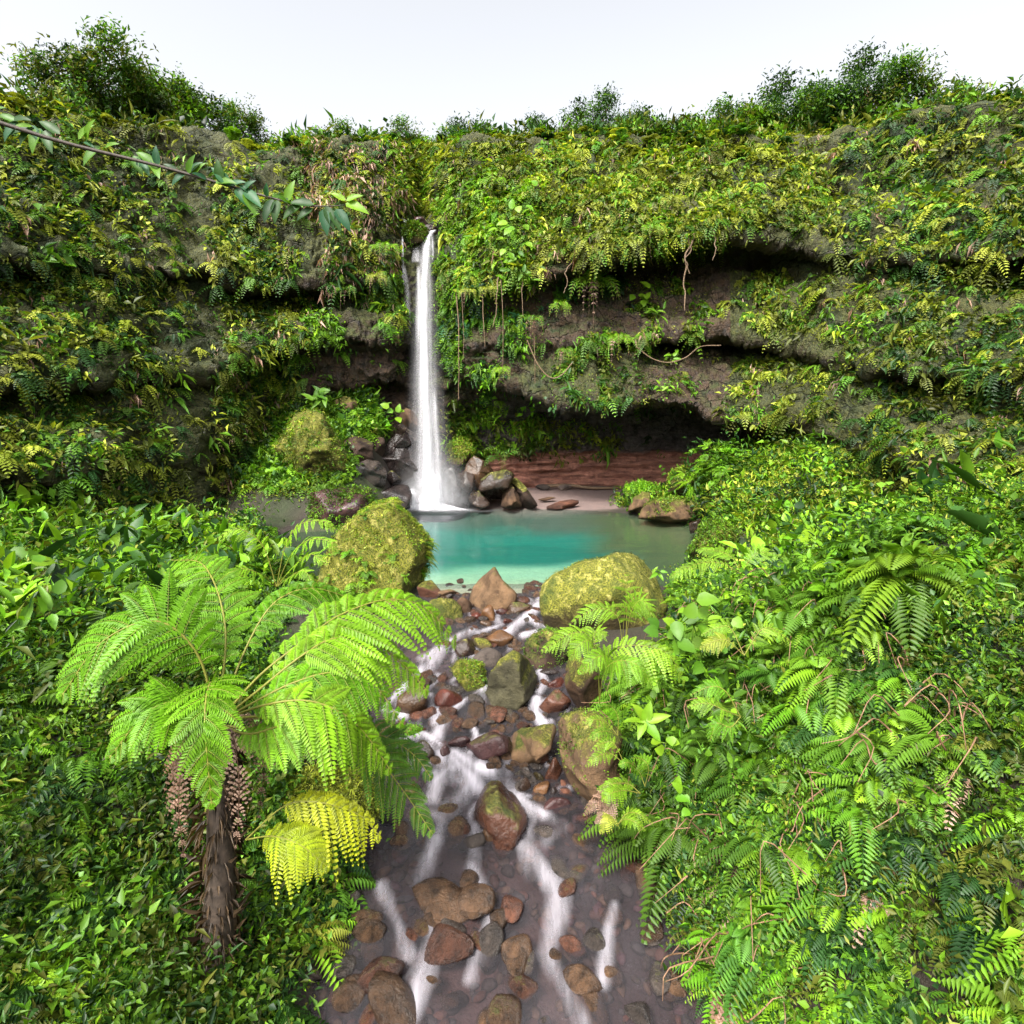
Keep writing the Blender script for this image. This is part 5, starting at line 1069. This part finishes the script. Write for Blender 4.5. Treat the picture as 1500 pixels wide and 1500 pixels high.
rf('short bright fern at the bottom of the right bank', at(905, 1205, 5.4), [
    dict(ctrl=pts((905, 1208, 5.4), (918, 1192, 5.4), (935, 1192, 5.3), (956, 1206, 5.3))), dict(ctrl=pts((905, 1208, 5.4), (915, 1200, 5.3), (930, 1204, 5.2), (945, 1216, 5.2)))], plen=0.10, pw=0.024, npin=12, m=9)
rf('leafy fern growing beside rocks at the foot of the cliff right of the fall', at(735, 690, 25.2), [
    dict(ctrl=pts((735, 690, 25.2), (733, 670, 25.0), (722, 658, 24.8), (706, 660, 24.6))), dict(ctrl=pts((735, 690, 25.2), (737, 670, 24.8), (738, 662, 24.5), (740, 686, 24.3))), dict(ctrl=pts((735, 690, 25.2), (742, 668, 25.0), (755, 660, 24.9), (766, 672, 24.8))), dict(ctrl=pts((735, 690, 25.2), (728, 672, 24.6), (718, 672, 24.3), (708, 684, 24.2)))], plen=0.32, pw=0.07, npin=11, two=False, key='mid')
# fern tufts on the cliff
def cliff_fern(label, x, y, w_, n, key='lime', dead=0, name='fern'):
    p = cliff_pt(x, y, 0.3 + (0.6 if w_ > 30 else 0.15)); t = thing(name, label, 'fern', p); s = 1.25 * p[1] / F_PX
    for j in range(n + dead):
        a = -1.0 + 2.0 * (j % max(n, 1) + 0.5) / max(n, 1) + 0.15 * rv.normal(); d_ = j >= n
        L = w_ * s * (0.8 + 0.4 * rv.rand()); dx = a * L * (0.9 if not d_ else 0.45); up_ = L * (0.45 - 0.25 * abs(a)) * (0.2 if d_ else 1)
        frond(t, [p, p + np.array([dx * 0.35, -0.25 * L, up_]), p + np.array([dx * 0.8, -0.5 * L, up_ * 0.6]), p + np.array([dx, -0.6 * L, -L * (0.45 if not d_ else rv.uniform(0.7, 1.6))])],
              npin=13 if not d_ else rv.randint(9, 16), plen=L * (0.40 if not d_ else 0.24), droop=0.5, two=False, key=key if not d_ else 'dead', wid=0.46 if not d_ else 0.75, stalk=0.012, start=0.12, seed=j + int(x), lean=(0, -0.7, 0.7))
for a in [('large fern tuft with pink withered fronds hanging on the cliff under the right overhang', 868, 425, 36, 7, 'lime', 5), ('small round fern on the bare rock left of the large tuft', 822, 455, 20, 5, 'lime', 0), ('fern with drooping pink fronds on the rock right of the thin hanging roots', 778, 474, 20, 4, 'mid', 4),
          ('pale fern hanging on the leafy wall right of the waterfall', 713, 430, 16, 4, 'yellow', 0), ('fern fan hanging nearest to the waterfall on its right', 686, 432, 14, 4, 'yellow', 1), ('bright fern high above the leafy wall at the top of the picture', 722, 272, 22, 5, 'lime', 0),
          ('yellow tipped fern on the dark rock left of the waterfall', 551, 412, 20, 5, 'yellow', 1), ('bright palm-like fern just left of the small trickles', 562, 370, 20, 5, 'lime', 0), ('fern with a brown frond on the left cliff below the hanging tangle', 508, 430, 16, 4, 'mid', 2),
          ('lime fern on the ledge under the broad leafed plant of the cliff', 905, 505, 24, 5, 'lime', 1), ('small fern on the ledge below the round fern', 828, 520, 18, 5, 'mid', 1), ('bright fern at the lip of the cave right of the waterfall', 735, 548, 16, 4, 'lime', 0), ('fern dangling in front of the dark upper recess', 955, 340, 18, 5, 'lime', 1), ('fern growing from the moss at the top right corner', 985, 300, 20, 5, 'yellow', 0)]:
    cliff_fern(*a)
def broad_plant(name, label, cat, p, n, L, W, key, spread, d0=(0, -0.5, 0.4), stem=True, seed=0, flat=0.3, N=None):
    """a plant of single broad leaves, each leaf its own part"""
    r = np.random.RandomState(seed); t = thing(name, label, cat, p); col = pick(n, [key], r)
    for j in range(n):
        a = 2 * np.pi * j / n + r.uniform(-0.3, 0.3); dirv = nrm(np.array([math.cos(a), d0[1] * 0.6 + 0.3 * math.sin(a), math.sin(a) * 0.75 + d0[2] * 0.3]))
        b = p + r.normal(size=3) * spread
        vg = Veg(); vg.add(*leaf_batch(b[None], dirv[None], nrm(np.array([[0, -0.75, 0.65]]) + 0.3 * r.normal(size=(1, 3))) if N is None else np.array([N]), np.array([L * r.uniform(0.75, 1.2)]), np.array([W * r.uniform(0.85, 1.15)]), col[j], (BROAD_T, BROAD_F)))
        if spread > 0.02:
            V, F = tube([p + (b - p) * 0 - np.array([0, -0.05, 0.02]), (p + b) / 2 + UP * 0.02, b], 0.004 + L * 0.012, 4); vg.add(V, F, col[j] * 0.6)
        vg.build('leaf', parent=t)
    return t
broad_plant('broadleaf_plant', 'five leafed green plant standing out in the middle of the right bank', 'plant', at(944, 1056, 5.4), 6, 0.19, 0.085, 'lime', 0.008, seed=4)
broad_plant('broadleaf_plant', 'plant with large heart shaped leaves right of the wide bright fern', 'plant', at(985, 930, 5.9), 9, 0.19, 0.15, 'mid', 0.13, seed=6)
broad_plant('broadleaf_plant', 'cluster of broad light green leaves at the crest of the right bank', 'plant', at(1018, 915, 6.3), 11, 0.16, 0.12, 'lime', 0.16, seed=7)
broad_plant('broadleaf_plant', 'small pair of heart shaped leaves below the five leafed plant', 'plant', at(978, 1090, 5.2), 4, 0.10, 0.09, 'lime', 0.06, seed=8)
broad_plant('broadleaf_plant', 'low broad leafed plant near the bottom of the right bank', 'plant', at(996, 1165, 5.0), 5, 0.10, 0.07, 'lime', 0.03, seed=9)
broad_plant('broadleaf_plant', 'climber with large light green heart leaves on the wall right of the waterfall', 'climber', cliff_pt(752, 330, 0.3), 22, 0.40, 0.27, 'lime', 0.5, seed=10, d0=(0, -0.5, -1.2))
broad_plant('broadleaf_plant', 'climber with pale hanging leaves below the large heart leaves on the wall', 'climber', cliff_pt(748, 375, 0.3), 20, 0.40, 0.24, 'lime', 0.5, seed=11, d0=(0, -0.5, -1.6))
broad_plant('broadleaf_plant', 'leafy climber hanging under the pale leaves above the thin roots', 'climber', cliff_pt(765, 398, 0.25), 16, 0.36, 0.16, 'mid', 0.40, seed=12, d0=(0, -0.5, -1.6))
broad_plant('broadleaf_plant', 'light green broad leafed plant on the bare brown rock face', 'plant', cliff_pt(937, 430, 0.25), 8, 0.42, 0.30, 'lime', 0.24, seed=13, d0=(0, -0.5, -0.5))
broad_plant('broadleaf_plant', 'small plant with two upright leaves on the brown rock face near the right edge', 'plant', cliff_pt(990, 415, 0.2), 4, 0.36, 0.2, 'mid', 0.1, seed=14)
broad_plant('broadleaf_plant', 'leafy sprig with strap leaves on the brown rock below the hanging root', 'plant', cliff_pt(962, 460, 0.2), 8, 0.42, 0.12, 'lime', 0.15, seed=15, d0=(0, -0.5, -0.5))
broad_plant('broadleaf_plant', 'small leafy sprig inside the dark hollow at the right edge', 'plant', cliff_pt(990, 522, 0.5), 7, 0.30, 0.13, 'lime', 0.12, seed=16)
broad_plant('broadleaf_plant', 'palm leafed plant on the left edge above the mossy outcrop', 'plant', at(467, 582, 23.9), 9, 0.55, 0.2, 'mid', 0.12, seed=17)
broad_plant('broadleaf_plant', 'single round leafed plant close beside the falling water on the left slope', 'plant', at(577, 602, 24.8), 5, 0.36, 0.27, 'lime', 0.14, seed=18)
broad_plant('broadleaf_plant', 'small sprout with a reddish leaf on top of the broad boulder right end', 'plant', at(964, 838, 10.4), 5, 0.16, 0.06, 'lime', 0.04, seed=19)
broad_plant('broadleaf_plant', 'green tuft on the lip of the dark cave on the right cliff', 'plant', cliff_pt(968, 570, 0.2), 6, 0.3, 0.1, 'lime', 0.1, seed=20)
# the leafy shrub at the right end of the beach
p = at(1058, 702, 22.5); sh = thing('shrub', 'dense feathery green shrub at the right end of the beach', 'shrub', p)
vg = Veg(); q = p + rv.normal(size=(150, 3)) * np.array([0.55, 0.5, 0.42]) + np.array([0.15, 0, 0.35]); fernlets(vg, q, nrm(q - p + np.array([0, -0.3, 0])), 5, 0.40, ['lime', 'mid', 'lime'], npn=11, out=0.9, up=0.2, droop=0.5, pl=0.30, pw=0.07, r=rv)
clumps(vg, q[:100], nrm(q[:100] - p), 8, 0.2, 0.07, ['mid', 'deep'], spread=0.2, r=rv); vg.build('foliage', parent=sh)
sv = Veg()
for j in range(7):
    e = p + np.array([rv.uniform(-0.8, 0.9), rv.uniform(-0.4, 0.4), rv.uniform(0.3, 0.9)]); V, F = tube(curve([p - UP * 0.5, p + (e - p) * 0.4 + UP * 0.1, e], 8), np.linspace(0.03, 0.008, 8), 5); sv.add(V, F, np.array([0.1, 0.07, 0.03]))
sv.build('stem', M_TWIG, parent=sh)
# branch with dark leaves reaching in at the upper left, near the camera
p0 = at(380, 270, 7.0); br = thing('branch', 'leafy branch tip with green and dark leaves hanging in at the upper left corner', 'branch', p0)
bc = curve(pts((-90, 150, 6.4), (80, 205, 6.7), (220, 240, 6.9), (300, 262, 7.0), (380, 285, 7.0), (440, 300, 7.0), (480, 302, 7.0), (508, 300, 7.0)), 24); V, F = tube(bc, np.linspace(0.024, 0.004, 24), 6); mesh_obj('twig', V, F, M_TRUNK, parent=br)
for j, (x, y, dx, dz, L, key) in enumerate([(506, 298, 0.9, -0.35, 0.25, 'lime'), (507, 294, 1.0, 0.35, 0.17, 'lime'), (506, 294, -0.9, 0.5, 0.16, 'lime'), (478, 302, 0.35, -1, 0.24, 'deep'), (474, 306, 0.15, -0.9, 0.26, 'blue'), (460, 300, -1, 0.1, 0.24, 'deep'), (458, 305, -0.8, -0.6, 0.2, 'deep'), (492, 306, 0.7, -1, 0.26, 'blue'), (486, 308, 0.4, -0.9, 0.22, 'deep'), (440, 300, -0.6, -0.5, 0.22, 'deep'), (400, 292, -0.3, -0.8, 0.24, 'deep'), (360, 280, 0.4, -0.9, 0.25, 'mid'), (420, 296, 0.3, 0.8, 0.22, 'mid')] + [(x, 262 + (x - 300) * 0.29 + (0 if x > 220 else -4), rv.uniform(-0.8, 0.8), rv.uniform(-1, 0.6), rv.uniform(0.10, 0.26), ['deep', 'mid', 'blue'][rv.randint(3)]) for x in sorted(rv.randint(-40, 440, 46).tolist())]):
    L = L * 1.2
    vg = Veg(); vg.add(*leaf_batch(at(x, y, 6.98)[None], np.array([[dx, -0.15, dz]]), np.array([[0.1, -0.9, 0.4]]), np.array([L]), np.array([L * 0.42]), pick(1, [key], rv)[0], (BROAD_T, BROAD_F))); vg.build('leaf', parent=br)
# hanging roots and vines
def vine(label, a, b, rad=0.022, n=24, wob=0.07, mat=None):
    p, q = cliff_pt(*a, 0.35, 6), None
    q = at(b[0], b[1], p[1] - 0.05)
    P = np.linspace(p, q, n); P[:, 0] += wob * fbm(np.stack([np.linspace(0, 3, n), np.full(n, a[0]), 0 * P[:, 0]], -1), 3, 1); P[:, 1] += 0.5 * wob * fbm(np.stack([np.linspace(0, 3, n), np.full(n, a[0] + 50), 0 * P[:, 0]], -1), 3, 2)
    V, F = tube(P, np.linspace(rad, rad * 0.5, n), 5); return tag(mesh_obj('hanging_vine', V, F, mat or M_VINE, origin=p), label, 'vine')
vine('straight brown vine hanging nearest the waterfall on its right', (670, 425), (672, 585), 0.026)
vine('thin vine hanging just right of the vine nearest the waterfall', (677, 428), (679, 530), 0.014)
vine('vine hanging below the pale fern beside the waterfall', (707, 430), (709, 508), 0.022)
vine('short thick root hanging from the leafy wall', (729, 405), (727, 478), 0.026, wob=0.2)
vine('long thin pale vine hanging free to the lip of the cave', (735, 410), (736, 545), 0.016)
vine('vine hanging down to the fern with drooping pink fronds', (765, 412), (767, 462), 0.02)
vine('pale straight vine reaching the mossy lip of the cave', (782, 470), (783, 578), 0.018)
vine('crooked pale root hanging under the withered fringe of the overhang', (832, 385), (831, 430), 0.024, wob=0.25)
vine('long pinkish aerial root hanging from the right overhang', (1013, 340), (1005, 455), 0.04, wob=0.3)
vine('thinner aerial root twisted beside the long pinkish one', (1007, 342), (1009, 400), 0.025, wob=0.3)
vine('short aerial root hanging at the right edge of the overhang', (1046, 338), (1045, 382), 0.028, wob=0.15)
def swag(label, path, rad, off=0.3):
    P = [cliff_pt(x, y, off, 5) for x, y in path]; y_ = min(p[1] for p in P); P = [at(x, y, y_) for x, y in path]
    V, F = tube(curve(P, 40), rad, 5); return tag(mesh_obj('hanging_vine', V, F, M_VINE, origin=P[0]), label, 'vine')
swag('vine slung in a loop across the rock above the cave', [(772, 498), (788, 534), (806, 553), (822, 550), (838, 532)], 0.024)
swag('bare branching twig stretched across the dark hollow at the right', [(932, 508), (955, 525), (979, 531), (1004, 524), (1026, 508), (1056, 506)], 0.022, 0.6)
# tiny ferns rooted on the big boulder and the talus
mf_ = Veg(); me = B_LEFT.data; nv = len(me.vertices); cc = np.zeros(nv * 3, np.float32); me.vertices.foreach_get('co', cc); bp = cc.reshape(-1, 3) + np.array(B_LEFT['_o']); bn = np.zeros(nv * 3, np.float32); me.vertex_normals.foreach_get('vector', bn); bn = bn.reshape(-1, 3)
bx, by = proj(bp); m = np.nonzero((bn[:, 1] < 0.2) & (((by < 752) & (bx > 535)) | ((by > 795) & (fbm(bp * 2.2, 3, 9) > 0.05)) | (fbm(bp * 2.2, 3, 9) > 0.3)))[0]; k = rv.choice(m, 150)
fernlets(mf_, bp[k], nrm(bn[k] + 0.5 * UP), 5, 0.17, ['lime', 'yellow', 'mid'], npn=8, pl=0.28, pw=0.10, r=rv); mf_.build('fern_tufts', parent=B_LEFT)

# old frond stubs and fibre on the fern's trunk
fb = Veg(); tz = rv.uniform(0, 1, 420); ta = rv.uniform(0, 6.28, 420); tp = np.stack([root[0] + 0.1 * np.cos(ta), root[1] + 0.1 * np.sin(ta), zr + tz * (root[2] - zr)], -1)
fb.add(*leaf_batch(tp, np.stack([np.cos(ta) * 0.5, np.sin(ta) * 0.5, rv.uniform(-1.2, 0.4, 420)], -1), np.stack([np.cos(ta), np.sin(ta), 0.3 + 0 * ta], -1), rv.uniform(0.08, 0.22, 420), 0.02, np.array([0.07, 0.045, 0.025]) * rv.uniform(0.5, 1.8, (420, 1))))
fb.build('fibre', parent=fern)
for j in range(5):
    a = 0.6 + j * 1.25; hx, hy = math.cos(a), math.sin(a)
    frond(fern, [root, root + np.array([hx * 0.22, hy * 0.22, 0.08]), root + np.array([hx * 0.34, hy * 0.34, -0.25]), root + np.array([hx * 0.30, hy * 0.30, -0.75])], npin=12, plen=0.16, pw=0.04, m=8, key='dead', droop=0.8, seed=70 + j, start=0.25, name='withered_frond')
# ------------------------------------------------------------------ trees on the rim
def make_tree(seed, h, keys):
    r = np.random.RandomState(seed); t = thing('tree', 'leafy tree standing on the rim of the gorge against the white sky', 'tree', (0, 0, 0), 'trees on the rim of the gorge')
    tk = Veg(); V, F = tube(curve([(0, 0, -1.0), (0.05, 0, 0.3 * h), (0.2 * r.normal(), 0.1, 0.65 * h), (0.3 * r.normal(), 0.1, 0.92 * h)], 14), np.linspace(0.16, 0.04, 14), 7); tk.add(V, F, np.array([0.1, 0.07, 0.05]))
    cr = Veg(); tips = []
    for j in range(9):
        a = r.uniform(0, 6.28); z0 = h * r.uniform(0.3, 0.75); L = h * r.uniform(0.22, 0.42); e = np.array([math.cos(a) * L, math.sin(a) * L, z0 + L * r.uniform(0.2, 0.8)])
        V, F = tube(curve([(0.05, 0, z0), tuple(np.array([0, 0, z0]) * 0.5 + e * 0.5 + np.array([0, 0, -0.1])), tuple(e)], 8), np.linspace(0.06, 0.015, 8), 5); tk.add(V, F, np.array([0.1, 0.07, 0.05])); tips.append(e)
    tips.append(np.array([0.2, 0, h * 0.95])); tips.append(np.array([0, 0, h * 0.7]))
    for e in tips:
        n = r.randint(50, 100); q = e + r.normal(size=(n, 3)) * np.array([0.085, 0.085, 0.055]) * h; clumps(cr, q, nrm(q - np.array([0, 0, h * 0.5])), 14, 0.17, 0.085, keys, spread=0.20, out=0.6, up=0.2, droop=0.35, r=r)
    tk.build('trunk', M_TWIG, parent=t); cr.build('crown', parent=t); return t
protos = [make_tree(301, 4.6, ['mid', 'deep', 'olive']), make_tree(302, 3.6, ['mid', 'lime', 'olive']), make_tree(303, 5.4, ['deep', 'mid', 'deep'])]
topP = CV[:, :60].reshape(-1, 3)
for j, x in enumerate([-60, 10, 70, 150, 215, 285, 350, 410, 470, 540, 600, 665, 720, 790, 850, 905, 970, 1040, 1100, 1165, 1240, 1300, 1380, 1450, 1510, 1570]):
    src = protos[(j * 7 + j // 3) % 3]
    if j < 3: src = protos[j]; o = src
    else:
        o = src.copy(); C.objects.link(o)
        for ch in src.children: c2 = ch.copy(); C.objects.link(c2); c2.parent = o
    k = int(np.argmin(np.abs(xs - x))); col_ = CV[k, :40]; p = col_[int(rv.uniform(10, 24))]
    o.location = (float(p[0]), float(p[1]), float(p[2])); o.rotation_euler = (0, 0, rv.uniform(0, 6.28)); s_ = rv.uniform(0.65, 1.15) * (0.75 if 445 < x < 1054 else 1.0) * min(1.0, p[1] / 26); o.scale = (s_, s_, s_)
# ------------------------------------------------------------------ camera and light
cam = bpy.data.cameras.new('camera'); co = bpy.data.objects.new('camera', cam); C.objects.link(co)
cam.sensor_width = 36; cam.lens = F_PX / 1500 * 36; cam.shift_y = -(750 - HY) / 1500.0
co.location = (0, 0, CAMZ); co.rotation_euler = (R_(90), 0, 0); cam.clip_start = 0.05; cam.clip_end = 6000
bpy.context.scene.camera = co
SUN_EL, SUN_AZ = 46, 205     # high, from behind the camera and a little to its left
sun = bpy.data.lights.new('sun', 'SUN'); so = bpy.data.objects.new('sun', sun); C.objects.link(so)
sun.energy = 2.5; sun.angle = R_(12); sun.color = (1.0, 0.96, 0.88)
d = Vector((math.sin(R_(SUN_AZ)) * math.cos(R_(SUN_EL)), math.cos(R_(SUN_AZ)) * math.cos(R_(SUN_EL)), math.sin(R_(SUN_EL))))
so.rotation_euler = d.to_track_quat('Z', 'Y').to_euler(); so.location = (-5, -10, 40)
w = bpy.data.worlds.new('World'); bpy.context.scene.world = w; w.use_nodes = True
nt = w.node_tree; nt.nodes.clear(); g = NT(nt)
sky = g.n('ShaderNodeTexSky'); sky.sky_type = 'NISHITA'; sky.sun_disc = False
sky.sun_elevation = R_(SUN_EL); sky.sun_rotation = R_(SUN_AZ); sky.air_density = 1.0; sky.dust_density = 6.0; sky.ozone_density = 1.0
hs = g.n('ShaderNodeHueSaturation'); hs.inputs['Saturation'].default_value = 0.18; g.l(sky.outputs[0], hs.inputs['Color'])
bg = g.n('ShaderNodeBackground'); bg.inputs['Strength'].default_value = 0.15; g.l(hs.outputs[0], bg.inputs['Color'])
ow = g.n('ShaderNodeOutputWorld'); g.l(bg.outputs[0], ow.inputs[0])
sc = bpy.context.scene
sc.view_settings.view_transform = 'Standard'; sc.view_settings.look = 'None'; sc.view_settings.gamma = 1
sc.view_settings.exposure = 1.48
sc.render.engine = 'CYCLES'
sc.cycles.use_denoising = True; sc.cycles.max_bounces = 6; sc.cycles.diffuse_bounces = 3; sc.cycles.glossy_bounces = 3
sc.cycles.transparent_max_bounces = 16; sc.cycles.volume_bounces = 1; sc.cycles.caustics_reflective = False; sc.cycles.caustics_refractive = False
